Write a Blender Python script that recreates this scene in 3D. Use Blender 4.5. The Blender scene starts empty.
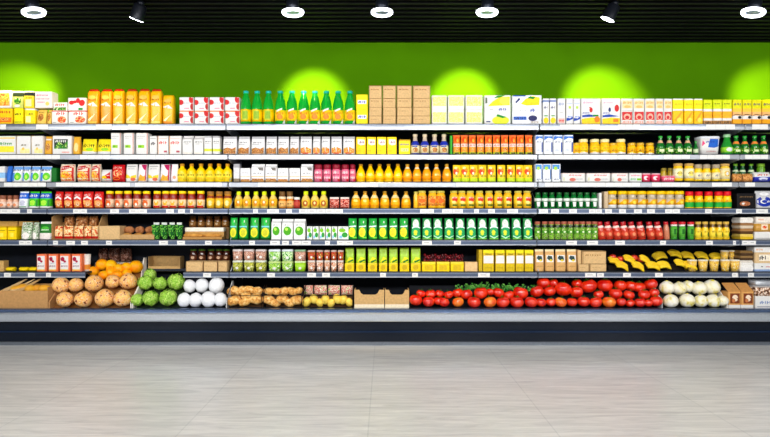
import bpy, math, random
from mathutils import Vector, Matrix
random.seed(7)
C = bpy.context.scene.collection
PI = math.pi
# ---------------------------------------------------------------- camera, world, lights
F, CAMZ, D0, HY, HX = 586.0, 1.135, 5.477, 218.5, 385.0      # focal length in pixels, eye height, distance to the shelf fronts
def S(Y=0.0): return F/(D0+Y)                                # pixels per metre at depth Y
def PX(px, Y=0.0): return (px-HX)/S(Y)
def PZ(py, Y=0.0): return CAMZ-(py-HY)/S(Y)
cam = bpy.data.objects.new('camera', bpy.data.cameras.new('camera')); C.objects.link(cam)
cam.location = (0, -D0, CAMZ); cam.rotation_euler = (PI/2, 0, 0)
cam.data.sensor_width = 36; cam.data.lens = 36*F/770; cam.data.clip_start = .05
sc = bpy.context.scene; sc.camera = cam
vs = sc.view_settings; vs.view_transform = 'Standard'; vs.look = 'None'; vs.gamma = 1; vs.use_curve_mapping = False
vs.exposure = 0.42
w = bpy.data.worlds.new('world'); sc.world = w; w.use_nodes = True
w.node_tree.nodes['Background'].inputs[0].default_value = (.9, .95, 1, 1)
w.node_tree.nodes['Background'].inputs[1].default_value = .2
CEIL_Z = 2.956
def area(x, y, z, sx, sy, power, aim=None, col=(1, .98, .95)):
    l = bpy.data.lights.new('ceiling_panel_light', 'AREA'); l.shape = 'RECTANGLE'; l.size = sx; l.size_y = sy; l.energy = power; l.color = col
    o = bpy.data.objects.new('ceiling_panel_light', l); C.objects.link(o); o.location = (x, y, z)
    if aim: o.rotation_euler = (Vector(aim)-Vector((x, y, z))).to_track_quat('-Z', 'Y').to_euler()
    return o
for x in (-4.2, -1.4, 1.4, 4.2):
    area(x, -3.3, 2.8, 1.6, .5, 34, (x*.9, 0, .9))           # aisle ceiling lights turned to the shelves
    area(x, -6.5, 2.8, 1.8, .8, 88, (x*.8, 0, .6))
def spot(x, y, z, aim, power, deg=38, blend=.75, col=(1, .74, .32)):
    l = bpy.data.lights.new('spot_lamp_light', 'SPOT'); l.energy = power; l.spot_size = math.radians(deg); l.spot_blend = blend; l.shadow_soft_size = .05; l.color = col
    o = bpy.data.objects.new('spot_lamp_light', l); C.objects.link(o); o.location = (x, y, z)
    o.rotation_euler = (Vector(aim)-Vector((x, y, z))).to_track_quat('-Z', 'Y').to_euler()

# ---------------------------------------------------------------- materials
def lin(c):
    c = c/255
    return c/12.92 if c <= .04045 else ((c+.055)/1.055)**2.4
def rgb(h, k=1.0): return (lin(int(h[0:2], 16))*k, lin(int(h[2:4], 16))*k, lin(int(h[4:6], 16))*k, 1)
_m = {}
def M(hexc, rough=.42, metal=0.0, var=.10, trans=0.0, coat=0.0, emit=0.0, bump=0.0, ior=1.45, scale=60, alpha=1.0):
    k = ('m', hexc, rough, metal, var, trans, coat, emit, bump, ior, scale, alpha)
    if k in _m: return _m[k]
    m = bpy.data.materials.new('mat_'+hexc); m.use_nodes = True; nt = m.node_tree; b = nt.nodes['Principled BSDF']
    tc = nt.nodes.new('ShaderNodeTexCoord'); nz = nt.nodes.new('ShaderNodeTexNoise'); nz.inputs['Scale'].default_value = scale
    nt.links.new(tc.outputs['Object'], nz.inputs['Vector'])
    r = nt.nodes.new('ShaderNodeValToRGB'); c = rgb(hexc)
    r.color_ramp.elements[0].position = .3; r.color_ramp.elements[1].position = .7
    r.color_ramp.elements[0].color = tuple(x*(1-var) for x in c[:3])+(1,)
    r.color_ramp.elements[1].color = tuple(min(1, x*(1+var)) for x in c[:3])+(1,)
    nt.links.new(nz.outputs['Fac'], r.inputs['Fac']); nt.links.new(r.outputs['Color'], b.inputs['Base Color'])
    b.inputs['Roughness'].default_value = rough; b.inputs['Metallic'].default_value = metal
    b.inputs['Transmission Weight'].default_value = trans; b.inputs['Coat Weight'].default_value = coat; b.inputs['IOR'].default_value = ior
    b.inputs['Alpha'].default_value = alpha
    b.inputs['Specular IOR Level'].default_value = .5 if rough < .32 or metal else .22
    if emit:
        b.inputs['Emission Color'].default_value = c; b.inputs['Emission Strength'].default_value = emit
    if bump:
        bp = nt.nodes.new('ShaderNodeBump'); bp.inputs['Strength'].default_value = bump; bp.inputs['Distance'].default_value = .004
        nt.links.new(nz.outputs['Fac'], bp.inputs['Height']); nt.links.new(bp.outputs['Normal'], b.inputs['Normal'])
    _m[k] = m; return m
def PAT(cols, scale=60, kind='noise', rough=.4, rand=True, bump=0.0, coat=0.0, soft=False, stretch=(1, 1, 1)):
    """mottled print or skin: a ramp of the given colours [(pos, hex)...] over noise or cells"""
    k = ('p', tuple(cols), scale, kind, rough, rand, bump, coat, soft, stretch)
    if k in _m: return _m[k]
    m = bpy.data.materials.new('pattern_'+cols[0][1]); m.use_nodes = True; nt = m.node_tree; b = nt.nodes['Principled BSDF']
    tc = nt.nodes.new('ShaderNodeTexCoord'); vec = tc.outputs['Object']
    mp = nt.nodes.new('ShaderNodeMapping'); mp.inputs['Scale'].default_value = stretch; nt.links.new(vec, mp.inputs['Vector']); vec = mp.outputs['Vector']
    if rand:
        oi = nt.nodes.new('ShaderNodeObjectInfo'); ml = nt.nodes.new('ShaderNodeMath'); ml.operation = 'MULTIPLY'; ml.inputs[1].default_value = 37.0
        ad = nt.nodes.new('ShaderNodeVectorMath'); ad.operation = 'ADD'
        nt.links.new(oi.outputs['Random'], ml.inputs[0]); nt.links.new(vec, ad.inputs[0]); nt.links.new(ml.outputs[0], ad.inputs[1]); vec = ad.outputs[0]
    if kind == 'cell':
        t = nt.nodes.new('ShaderNodeTexVoronoi'); out = t.outputs['Distance']
    else:
        t = nt.nodes.new('ShaderNodeTexNoise'); t.inputs['Detail'].default_value = 3; out = t.outputs['Fac']
    t.inputs['Scale'].default_value = scale; nt.links.new(vec, t.inputs['Vector'])
    r = nt.nodes.new('ShaderNodeValToRGB'); cr = r.color_ramp; cr.interpolation = 'LINEAR' if soft else 'CONSTANT'
    while len(cr.elements) < len(cols): cr.elements.new(.5)
    for i, (p, h) in enumerate(cols): cr.elements[i].position = p
    for i, (p, h) in enumerate(cols): cr.elements[i].color = rgb(h)
    nt.links.new(out, r.inputs['Fac']); nt.links.new(r.outputs['Color'], b.inputs['Base Color'])
    b.inputs['Roughness'].default_value = rough; b.inputs['Coat Weight'].default_value = coat; b.inputs['Specular IOR Level'].default_value = .5 if rough < .32 else .22
    if bump:
        bp = nt.nodes.new('ShaderNodeBump'); bp.inputs['Strength'].default_value = bump; bp.inputs['Distance'].default_value = .006
        nt.links.new(out, bp.inputs['Height']); nt.links.new(bp.outputs['Normal'], b.inputs['Normal'])
    _m[k] = m; return m

# ---------------------------------------------------------------- mesh building
class MB:
    def __init__(s): s.v, s.f, s.mi, s.sm, s.mats = [], [], [], [], []
    def m(s, mat):
        if mat not in s.mats: s.mats.append(mat)
        return s.mats.index(mat)
    def face(s, idx, mat, smooth=False): s.f.append(idx); s.mi.append(s.m(mat)); s.sm.append(smooth)
    def box(s, x0, x1, y0, y1, z0, z1, mat, b=0.0):
        if b <= 0:
            i = len(s.v); s.v += [(x, y, z) for z in (z0, z1) for y in (y0, y1) for x in (x0, x1)]
            for q in ((0, 2, 3, 1), (4, 5, 7, 6), (0, 1, 5, 4), (2, 6, 7, 3), (0, 4, 6, 2), (1, 3, 7, 5)): s.face([i+k for k in q], mat)
            return
        def ring(z, e): return [(x0+e+b, y0+e, z), (x1-e-b, y0+e, z), (x1-e, y0+e+b, z), (x1-e, y1-e-b, z), (x1-e-b, y1-e, z), (x0+e+b, y1-e, z), (x0+e, y1-e-b, z), (x0+e, y0+e+b, z)]
        s.rings([ring(z0, b*.7), ring(z0+b, 0), ring(z1-b, 0), ring(z1, b*.7)], [mat]*3, False)
    def rings(s, R, mats, smooth=True, caps=True, closed=True):
        i0 = len(s.v); n = len(R[0])
        for r in R: s.v += r
        for k in range(len(R)-1):
            for j in range(n if closed else n-1):
                a, b = i0+k*n+j, i0+k*n+(j+1) % n
                s.face([a, b, b+n, a+n], mats[k], smooth)
        if caps:
            s.face([i0+j for j in range(n)][::-1], mats[0]); s.face([i0+(len(R)-1)*n+j for j in range(n)], mats[-1])
    def tube(s, pts, rad, mat, n=8, smooth=True):
        R = []
        for i, p in enumerate(pts):
            p = Vector(p); t = (Vector(pts[min(i+1, len(pts)-1)])-Vector(pts[max(i-1, 0)])).normalized()
            a = t.cross(Vector((0, 0, 1)))
            if a.length < .05: a = t.cross(Vector((1, 0, 0)))
            a.normalize(); b = t.cross(a); r = rad[i] if isinstance(rad, (list, tuple)) else rad
            R.append([tuple(p+a*r*math.cos(2*PI*k/n)+b*r*math.sin(2*PI*k/n)) for k in range(n)])
        s.rings(R, [mat]*(len(R)-1), smooth)
    def ball(s, c, rx, ry, rz, mat, fn=None, nu=18, nv=12):
        R = []
        for j in range(1, nv):
            t = PI*j/nv-PI/2; r = []
            for i in range(nu):
                p = 2*PI*i/nu; d = Vector((math.cos(t)*math.cos(p), math.cos(t)*math.sin(p), math.sin(t)))
                k = fn(d) if fn else 1
                r.append((c[0]+d.x*rx*k, c[1]+d.y*ry*k, c[2]+d.z*rz*k))
            R.append(r)
        i0 = len(s.v); s.rings(R, [mat]*(len(R)-1), True, caps=False)
        for ri, sg in ((0, -1), (len(R)-1, 1)):
            k = (fn(Vector((0, 0, sg))) if fn else 1); s.v.append((c[0], c[1], c[2]+sg*rz*k)); ci = len(s.v)-1; o = i0+ri*nu
            for i in range(nu):
                a, b = o+i, o+(i+1) % nu
                s.face([b, a, ci] if sg < 0 else [a, b, ci], mat, True)
    def quad(s, p, mat): i = len(s.v); s.v += [tuple(x) for x in p]; s.face([i, i+1, i+2, i+3], mat)
    def slab(s, poly, th, mat, axis='x'):
        """poly in the other two axes, thickness th centred along AXIS; poly points are 3-D with that axis ignored"""
        ax = 'xyz'.index(axis); n = len(poly); i = len(s.v)
        for sg in (-.5, .5):
            for p in poly:
                q = list(p); q[ax] += sg*th; s.v.append(tuple(q))
        s.face(list(range(i, i+n))[::-1], mat); s.face(list(range(i+n, i+2*n)), mat)
        for j in range(n): s.face([i+j, i+(j+1) % n, i+n+(j+1) % n, i+n+j], mat)
    def build(s, name, parent=None):
        me = bpy.data.meshes.new(name); me.from_pydata(s.v, [], s.f)
        for m in s.mats: me.materials.append(m)
        me.polygons.foreach_set('material_index', s.mi); me.polygons.foreach_set('use_smooth', s.sm); me.update()
        o = bpy.data.objects.new(name, me); C.objects.link(o)
        if parent: o.parent = parent
        return o

def section(w, d, n, k=20):
    """superellipse cross-section; n=None is a rectangle with small chamfers"""
    if n is None:
        c = min(w, d)*.05; x, y = w/2, d/2
        return [(-x+c, -y), (x-c, -y), (x, -y+c), (x, y-c), (x-c, y), (-x+c, y), (-x, y-c), (-x, -y+c)]
    o = []
    for i in range(k):
        t = 2*PI*i/k-PI/2; c, s_ = math.cos(t), math.sin(t)
        o.append((w/2*math.copysign(abs(c)**(2/n), c), d/2*math.copysign(abs(s_)**(2/n), s_)))
    return o
def loft(mb, prof, w, d, h, n, mat, bands=(), z0=0, yoff=0, seg=20):
    """prof [(v, wf, df)]; bands [(v0, v1, mat)] painted right round"""
    def at(v):
        for a, b in zip(prof, prof[1:]):
            if a[0] <= v <= b[0]:
                t = 0 if b[0] == a[0] else (v-a[0])/(b[0]-a[0]); return (a[1]+(b[1]-a[1])*t, a[2]+(b[2]-a[2])*t)
        return prof[-1][1:]
    vs_ = [p[0] for p in prof]; rows = [(p[0], p[1], p[2]) for p in prof]
    for b in bands:
        for e in b[:2]:
            if min(abs(e-x) for x in vs_) > .004 and prof[0][0] < e < prof[-1][0]: vs_.append(e); rows.append((e,)+tuple(at(e)))
    rows.sort(key=lambda r: r[0]); R, mats = [], []
    for r in rows: R.append([(x, y+yoff, z0+r[0]*h) for x, y in section(w*r[1], d*r[2], n, seg)])
    for a, b in zip(rows, rows[1:]):
        c = (a[0]+b[0])/2; mm = mat
        for q in bands:
            if q[0] <= c <= q[1]: mm = q[2]
        mats.append(mm)
    mb.rings(R, mats, n is not None)
    def front(u, v, off=0):
        wf, df = at(v); uu = 2*u-1; ww, dd = w*wf/2, d*df/2
        if n is None: return (uu*ww*.97, -dd-off+yoff, z0+v*h)
        k = min(.995, abs(uu)*.95)
        return (math.copysign(k, uu)*(ww+off), -(dd+off)*(1-k**n)**(1/n)+yoff, z0+v*h)
    return front
def paint(mb, front, art, h, w, off=.0006, seed=1, flat=False):
    rs = random.Random(seed)
    nu, nv = (1, 1) if flat else (8, 5)
    def clip(poly, ax, val, keep_hi):
        out = []
        for j in range(len(poly)):
            p, q = poly[j], poly[(j+1) % len(poly)]; a_, b_ = (p[ax]-val, q[ax]-val) if keep_hi else (val-p[ax], val-q[ax])
            if a_ >= 0: out.append(p)
            if (a_ > 1e-9 and b_ < -1e-9) or (a_ < -1e-9 and b_ > 1e-9):
                t = a_/(a_-b_); out.append((p[0]+(q[0]-p[0])*t, p[1]+(q[1]-p[1])*t))
        return out
    def poly(P, mat, o):
        P = [(min(1, max(0, u)), min(1, max(0, v))) for u, v in P]
        u0, u1 = min(p[0] for p in P), max(p[0] for p in P); v0, v1 = min(p[1] for p in P), max(p[1] for p in P)
        ku, kv = max(1, math.ceil((u1-u0)*nu)), max(1, math.ceil((v1-v0)*nv))
        for i in range(ku):
            Q = P
            if ku > 1: Q = clip(clip(P, 0, u0+(u1-u0)*i/ku, True), 0, u0+(u1-u0)*(i+1)/ku, False)
            for j in range(kv):
                R = Q
                if kv > 1 and len(Q) > 2: R = clip(clip(Q, 1, v0+(v1-v0)*j/kv, True), 1, v0+(v1-v0)*(j+1)/kv, False)
                if len(R) < 3: continue
                i0 = len(mb.v); mb.v += [front(u, v, o) for u, v in R]; mb.face(list(range(i0, i0+len(R))), mat)
    for i, a in enumerate(art):
        o = off+i*.0004; k = a[0]; mat = a[5] if k == 't' else a[-1]
        if k == 'r': poly([(a[1], a[2]), (a[3], a[2]), (a[3], a[4]), (a[1], a[4])], mat, o)
        elif k == 'e': poly([(a[1]+a[3]*math.cos(2*PI*j/14), a[2]+a[4]*math.sin(2*PI*j/14)) for j in range(14)], mat, o)
        elif k == 'p': poly(a[1], mat, o)
        elif k == 't':
            u0, v0, u1, v1 = a[1:5]; nc = a[6]; cw = (u1-u0)/nc
            for c in range(nc):
                x = u0+c*cw; s = rs.randrange(4); e = x+cw*.8; t = cw*.34; tv = (v1-v0)*.3
                def q(p0, q0, p1, q1): mb.quad([front(p0, q0, o), front(p1, q0, o), front(p1, q1, o), front(p0, q1, o)], mat)
                if s == 0: q(x, v0, x+t, v1); q(x+t, v0+(v1-v0)*.4, e, v0+(v1-v0)*.66)
                elif s == 1: q(x, v0, x+t, v0+(v1-v0)*.7); q(e-t, v0+(v1-v0)*.2, e, v1)
                elif s == 2: q(x+cw*.2, v0+(v1-v0)*.1, x+cw*.2+t, v1)
                else: q(x, v0+(v1-v0)*.5, e, v0+(v1-v0)*.8); q(x+cw*.3, v0, x+cw*.3+t, v0+(v1-v0)*.5)
# ---------------------------------------------------------------- things and copies
def root(name, loc=(0, 0, 0), rz=0):
    o = bpy.data.objects.new(name, None); C.objects.link(o); o.location = loc; o.rotation_euler = (0, 0, rz); o.empty_display_size = .05; return o
LABELS = {}
def tag(o, label, cat, group=None):
    n = len(label.replace('-', ' ').split())
    if n > 16 or n < 4: print('LABEL LENGTH', n, label)
    if label in LABELS: print('LABEL TWICE', label)
    LABELS[label] = o.name
    o['label'] = label; o['category'] = cat
    if group: o['group'] = group
    return o
def kids(o): return KIDS.get(o.name, [])
KIDS = {}
def reg(r, *ch): KIDS[r.name] = [c for c in ch if c]; return r
def dup(o, parent=None):
    c = o.copy(); C.objects.link(c)
    for k in ('label', 'category', 'group'):
        if k in c: del c[k]
    if parent: c.parent = parent
    KIDS[c.name] = [dup(k, c) for k in KIDS.get(o.name, [])]
    return c
NUM = 'zero one two three four five six seven eight nine ten eleven twelve thirteen fourteen fifteen sixteen seventeen eighteen nineteen twenty'.split()
ORD = 'zeroth first second third fourth fifth sixth seventh eighth ninth tenth eleventh twelfth thirteenth fourteenth fifteenth sixteenth'.split()
def ordinal(i, n):
    if i == 0: return 'leftmost'
    if i == n-1: return 'rightmost'
    if n % 2 and i == n//2 and n > 2: return 'middle one'
    return ORD[i+1]+' from left' if i < n/2 else ORD[n-i]+' from right'
def numw(n): return NUM[n] if n <= 20 else 'many'
BASE = {1: 124.0, 2: 154.3, 3: 181.8, 4: 208.2, 5: 239.6, 6: 271.6}
PLACE = {1: 'on the top shelf', 2: 'on the second shelf', 3: 'on the third shelf', 4: 'on the fourth shelf', 5: 'on the fifth shelf', 6: 'on the lowest shelf'}
def run(row, xs, wpx, top, build, cat, many, one=None, base=None, Y=0.0, place=None, rz=0.0, dm=None, jit=.02, tilt=0.0, **kw):
    """a run of one product: XS picture columns of the centres (or x0, x1 pairs), WPX its width, TOP and BASE its heights in the picture"""
    place = PLACE[row] if place is None else place
    b = BASE[row] if base is None else base
    pairs = [x if isinstance(x, tuple) else (x-wpx/2, x+wpx/2) for x in xs]
    w0 = sum(q-p for p, q in pairs)/len(pairs)/S(Y)
    h = (b-top)/S(Y); d = dm if dm else min(w0, .13)
    yc = Y+d/2+.004
    proto = build(w0, h, d, **kw); n = len(pairs)
    for i, (p, q) in enumerate(pairs):
        o = proto if i == 0 else dup(proto)
        o.location = (PX((p+q)/2, Y), yc+random.uniform(0, .006), PZ(b, Y)+.001); o.scale = ((q-p)/S(Y)/w0, 1, 1)
        o.rotation_euler = (0, tilt, rz+random.uniform(-jit, jit))
        lab = (ordinal(i, n)+' of '+numw(n)+' '+many+' '+place) if n > 1 else ((one or many)+' '+place)
        tag(o, lab.strip(), cat, (many+' '+place).strip() if n > 1 else None)
# ---------------------------------------------------------------- product builders (each returns a thing at the origin, base at z 0)
W = M('e4e3e1', .45, var=.03); GY = M('9a9a9c', .5); DK = M('1a1c20', .5); RED = M('c80f12', .38); BLUE = M('0b3fa8', .4); NAVY = M('122a6b', .4)
YEL = M('ffcc00', .38); ORG = M('f07a08', .4); GRN = M('118a1e', .38); LIME = M('9bd512', .4); KRAFT = M('d4b07c', .75, bump=.25); TAN = M('dcb98a', .7); GOLD = M('d79a1c', .35)
PINK = M('e9417a', .4); BRN = M('6b3415', .55)
FOODO = PAT(((0, 'f9b233'), (.42, 'e8660c'), (.52, 'ffd26a'), (.6, 'b8340a')), 55)
FOODR = PAT(((0, 'd01515'), (.45, 'f06a1c'), (.55, 'fbd9a0'), (.62, '9c0e0e')), 60)
FOODB = PAT(((0, '9a5a20'), (.45, 'd8903c'), (.55, '5b2a10'), (.62, 'f0c27a')), 70)
FOODG = PAT(((0, '2f8f1c'), (.45, '0d5a18'), (.55, '9fd23c'), (.64, 'f2f5e2')), 60)
def one(name, mb): return reg(mb.build(name))
def carton(w, h, d, col=W, bands=(), art=(), name='carton', seed=1, gable=None, capm=None, lidm=None):
    mb = MB()
    if gable:
        pr = ((0, 1, 1), (.8, 1, 1), (.93, 1, .16), (1, 1, .1))
    else: pr = ((0, .98, .98), (.02, 1, 1), (.985, 1, 1), (1, .985, .98))
    f = loft(mb, pr, w*.955, d, h, None, col, bands)
    paint(mb, f, art, h, w, seed=seed, flat=True)
    if capm is None and lidm is None: return one(name, mb)
    r = root(name); ch = [mb.build('body', r)]
    if capm:
        m2 = MB(); loft(m2, ((0, 1, 1), (1, .9, .9)), w*.32, w*.32, .018, 2, capm, z0=h*.86, yoff=-d*.22); ch.append(m2.build('cap', r))
    if lidm:
        m2 = MB(); m2.box(-w*.49, w*.49, -d*.505, d*.505, h*.9, h*1.0+.001, lidm, .002); ch.append(m2.build('lid', r))
    return reg(r, *ch)
def bottle(w, h, d, body=ORG, cap=YEL, label=None, lart=(), neck=.30, sh=(.56, .8), capv=.9, bands=(), name='bottle', base=.92, seed=1, n=2, lpr=None):
    r = root(name); mb = MB(); d = min(d, w)
    pr = ((0, base, base), (.03, 1, 1), (sh[0], 1, 1), ((sh[0]+sh[1])/2-.02, .86, .86), (sh[1], neck*1.25, neck*1.25), (capv, neck, neck), (capv+.01, neck, neck))
    loft(mb, pr, w*.96, d*.96, h, n, body, bands, seg=22)
    ch = [mb.build('body', r)]
    m2 = MB(); cw = max(w*neck*1.22, .012); loft(m2, ((0, .96, .96), (.1, 1, 1), (.9, 1, 1), (1, .9, .9)), cw, cw, h*(1-capv), 2, cap, z0=h*capv, seg=16); ch.append(m2.build('cap', r))
    if label:
        m3 = MB(); a, b, lm = label
        f = loft(m3, ((a, 1, 1), (b, 1, 1)), w*.985, d*.985, h, n, lm, seg=22); paint(m3, f, lart, h, w, seed=seed); ch.append(m3.build('label', r))
    return reg(r, *ch)
def jar(w, h, d, body=YEL, lid=YEL, label=None, lart=(), bands=(), lidv=.84, lidw=.92, name='jar', seed=1, waist=1.0):
    r = root(name); mb = MB(); d = min(d, w)
    loft(mb, ((0, .9, .9), (.05, 1, 1), (.35, waist, waist), (lidv-.14, 1, 1), (lidv-.03, lidw*.9, lidw*.9), (lidv+.01, lidw*.88, lidw*.88)), w*.96, d*.96, h, 2, body, bands)
    ch = [mb.build('body', r)]
    m2 = MB(); loft(m2, ((0, .97, .97), (.12, 1, 1), (.85, 1, 1), (1, .93, .93)), w*lidw*.96, d*lidw*.96, h*(1-lidv), 2, lid, z0=h*lidv); ch.append(m2.build('lid', r))
    if label:
        m3 = MB(); a, b, lm = label; f = loft(m3, ((a, waist if a < .3 else 1, waist if a < .3 else 1), (b, 1, 1)), w*.985, d*.985, h, 2, lm); paint(m3, f, lart, h, w, seed=seed); ch.append(m3.build('label', r))
    return reg(r, *ch)
def pouch(w, h, d, col=W, bands=(), art=(), name='pouch', seal=None, seed=1, pillow=False, neckw=1.0, n=3.2):
    mb = MB()
    if pillow: pr = ((0, .96, .2), (.06, .97, .45), (.2, 1, .85), (.5, 1, 1), (.8, .99, .8), (.92, .96, .4), (.97, .98, .12), (1, 1, .08))
    else: pr = ((0, .97, .95), (.05, 1, 1), (.3, 1, .95), (.6, .99*(1+neckw)/2, .75), (.82, .97*neckw, .45), (.93, .96*neckw, .14), (1, .97*neckw, .08))
    f = loft(mb, pr, w*.945, d, h, n, col, bands, seg=24); paint(mb, f, art, h, w, off=.001, seed=seed)
    if not seal: return one(name, mb)
    r = root(name); b = mb.build('body', r); m2 = MB()
    loft(m2, ((0, 1, 1), (1, .98, .9)), w*.97*neckw, max(d*.14, .006), h*.07, None, seal, z0=h*.955)
    return reg(r, b, m2.build('top_seal', r))
def tall_bag(w, h, d, col=GOLD, art=(), clip=RED, name='snack_bag'):
    r = root(name); mb = MB(); pr = ((0, .95, .95), (.04, 1, 1), (.5, 1.02, 1.03), (.88, .98, .95), (.94, .9, .6), (.96, .85, .3))
    f = loft(mb, pr, w*.95, d*.95, h, 4, col, seg=24); paint(mb, f, art, h, w, off=.002); ch = [mb.build('body', r)]
    if clip:
        m2 = MB(); loft(m2, ((0, .95, 1), (.3, 1, 1), (1, .8, .6)), w*.82, d*.5, h*.075, 5, clip, z0=h*.93); ch.append(m2.build('folded_top', r))
    return reg(r, *ch)
def can(w, h, d, bands=(), art=(), col=YEL, top=GY, name='can', seed=1):
    r = root(name); mb = MB(); d = min(d, w)
    f = loft(mb, ((0, .86, .86), (.03, .97, .97), (.06, 1, 1), (.88, 1, 1), (.95, .9, .9)), w*.96, d*.96, h, 2, col, bands); paint(mb, f, art, h, w, seed=seed)
    b = mb.build('body', r); m2 = MB(); loft(m2, ((0, 1, 1), (.6, 1, 1), (1, .85, .85)), w*.84, d*.84, h*.05, 2, top, z0=h*.95)
    return reg(r, b, m2.build('lid', r))
def tub(w, h, d, body=W, lid=W, art=(), taper=.82, bands=(), lidv=.88, name='tub', n=5, seed=1, fill=None):
    r = root(name); mb = MB()
    f = loft(mb, ((0, taper, taper), (lidv, .97, .97)), w*.97, d, h, n, body, bands); paint(mb, f, art, h, w, seed=seed)
    ch = [mb.build('body', r)]; m2 = MB(); loft(m2, ((0, .99, 1), (.2, 1, 1.02), (1, .97, .98)), w*.97, d, h*(1-lidv), n, lid, z0=h*lidv); ch.append(m2.build('lid', r))
    return reg(r, *ch)
def box_open(w, h, d, mat=KRAFT, front=1.0, notch=False, t=.006, name='cardboard_box', inner=None, bandm=None, flap=False):
    """open-topped cardboard box: floor and four walls, optional hand-hole notch cut in the front"""
    r = root(name); mb = MB(); inner = inner or mat
    mb.box(-w/2, w/2, -d/2, d/2, 0, t, mat); mb.box(-w/2, -w/2+t, -d/2, d/2, t, h, mat); mb.box(w/2-t, w/2, -d/2, d/2, t, h, mat); mb.box(-w/2+t, w/2-t, d/2-t, d/2, t, h*(.6 if notch else 1), mat)
    fh = h*front; y = -d/2
    if notch:
        mb.slab([(-w/2+t, y+t/2, t), (w/2-t, y+t/2, t), (w/2-t, y+t/2, fh), (w*.34, y+t/2, fh), (w*.28, y+t/2, fh*.82), (w*.2, y+t/2, fh*.74), (-w*.2, y+t/2, fh*.74), (-w*.28, y+t/2, fh*.82), (-w*.34, y+t/2, fh), (-w/2+t, y+t/2, fh)], t, mat, 'y')
    else: mb.box(-w/2+t, w/2-t, y, y+t, t, fh, mat)
    if bandm: mb.box(-w/2, w/2, y-.001, y, 0, h*.22, bandm)
    ch = [mb.build('tray', r)]
    if flap:
        for sx in (-1, 1):
            m2 = MB(); a = sx*w/2
            m2.slab([(a, -d/2, h), (a, d/2, h), (a-sx*0, d/2-.02, h+.05), (a, -d/2+.02, h+.05)], t*.6, mat, 'x'); ch.append(m2.build('flap', r))
    return reg(r, *ch)
# ---------------------------------------------------------------- the setting
def struct(name, mb):
    o = mb.build(name); o['kind'] = 'structure'; return o
def floor_mat():
    m = bpy.data.materials.new('floor_tiles'); m.use_nodes = True; nt = m.node_tree; b = nt.nodes['Principled BSDF']; L = nt.links.new
    tc = nt.nodes.new('ShaderNodeTexCoord'); mp = nt.nodes.new('ShaderNodeMapping'); mp.inputs['Location'].default_value = (.09, .1, 0); L(tc.outputs['Object'], mp.inputs['Vector'])
    br = nt.nodes.new('ShaderNodeTexBrick'); br.offset = 0; br.inputs['Scale'].default_value = 1; br.inputs['Brick Width'].default_value = 1.0; br.inputs['Row Height'].default_value = 1.0
    br.inputs['Mortar Size'].default_value = .004; br.inputs['Color1'].default_value = (.74, .73, .70, 1); br.inputs['Color2'].default_value = (.77, .76, .73, 1); br.inputs['Mortar'].default_value = (.66, .66, .64, 1)
    L(mp.outputs['Vector'], br.inputs['Vector'])
    m2 = nt.nodes.new('ShaderNodeMapping'); m2.inputs['Scale'].default_value = (1.0, 9, 1); m2.inputs['Rotation'].default_value = (0, 0, .12); L(tc.outputs['Object'], m2.inputs['Vector'])
    nz = nt.nodes.new('ShaderNodeTexNoise'); nz.inputs['Scale'].default_value = 2.2; nz.inputs['Detail'].default_value = 8; nz.inputs['Roughness'].default_value = .7; nz.inputs['Distortion'].default_value = .8; L(m2.outputs['Vector'], nz.inputs['Vector'])
    r = nt.nodes.new('ShaderNodeValToRGB'); r.color_ramp.elements[0].position = .3; r.color_ramp.elements[0].color = (.66, .66, .69, 1); r.color_ramp.elements[1].position = .68; r.color_ramp.elements[1].color = (1, 1, 1, 1); L(nz.outputs['Fac'], r.inputs['Fac'])
    mx = nt.nodes.new('ShaderNodeMix'); mx.data_type = 'RGBA'; mx.blend_type = 'MULTIPLY'; mx.inputs['Factor'].default_value = 1; L(br.outputs['Color'], mx.inputs['A']); L(r.outputs['Color'], mx.inputs['B']); L(mx.outputs['Result'], b.inputs['Base Color'])
    bp = nt.nodes.new('ShaderNodeBump'); bp.inputs['Strength'].default_value = .12; bp.inputs['Distance'].default_value = .01; L(nz.outputs['Fac'], bp.inputs['Height']); L(bp.outputs['Normal'], b.inputs['Normal'])
    b.inputs['Roughness'].default_value = .27; b.inputs['IOR'].default_value = 1.8
    return m
YW, YB = .60, .46                        # wall plane, back panel plane
mb = MB(); mb.box(-8, 8, -9, YW+.1, -.1, 0, floor_mat()); struct('floor', mb)
wallm = M('487e00', .8, var=.04, scale=3); wallm.node_tree.nodes['Principled BSDF'].inputs['Specular IOR Level'].default_value = .05
mb = MB(); mb.box(-8, 8, YW, YW+.1, 0, 3.3, wallm); struct('wall_back', mb)
sl = M('09090b', .6); mb = MB(); mb.box(-8, 8, -9, YW, CEIL_Z+.14, CEIL_Z+.2, M('030303', .9))
y = YW-.03
while y > -4.5: mb.box(-8, 8, y-.035, y, CEIL_Z, CEIL_Z+.06, sl); y -= .105
mb.box(-8, 8, -9, -4.5, CEIL_Z, CEIL_Z+.14, sl)
struct('ceiling', mb)

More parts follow.
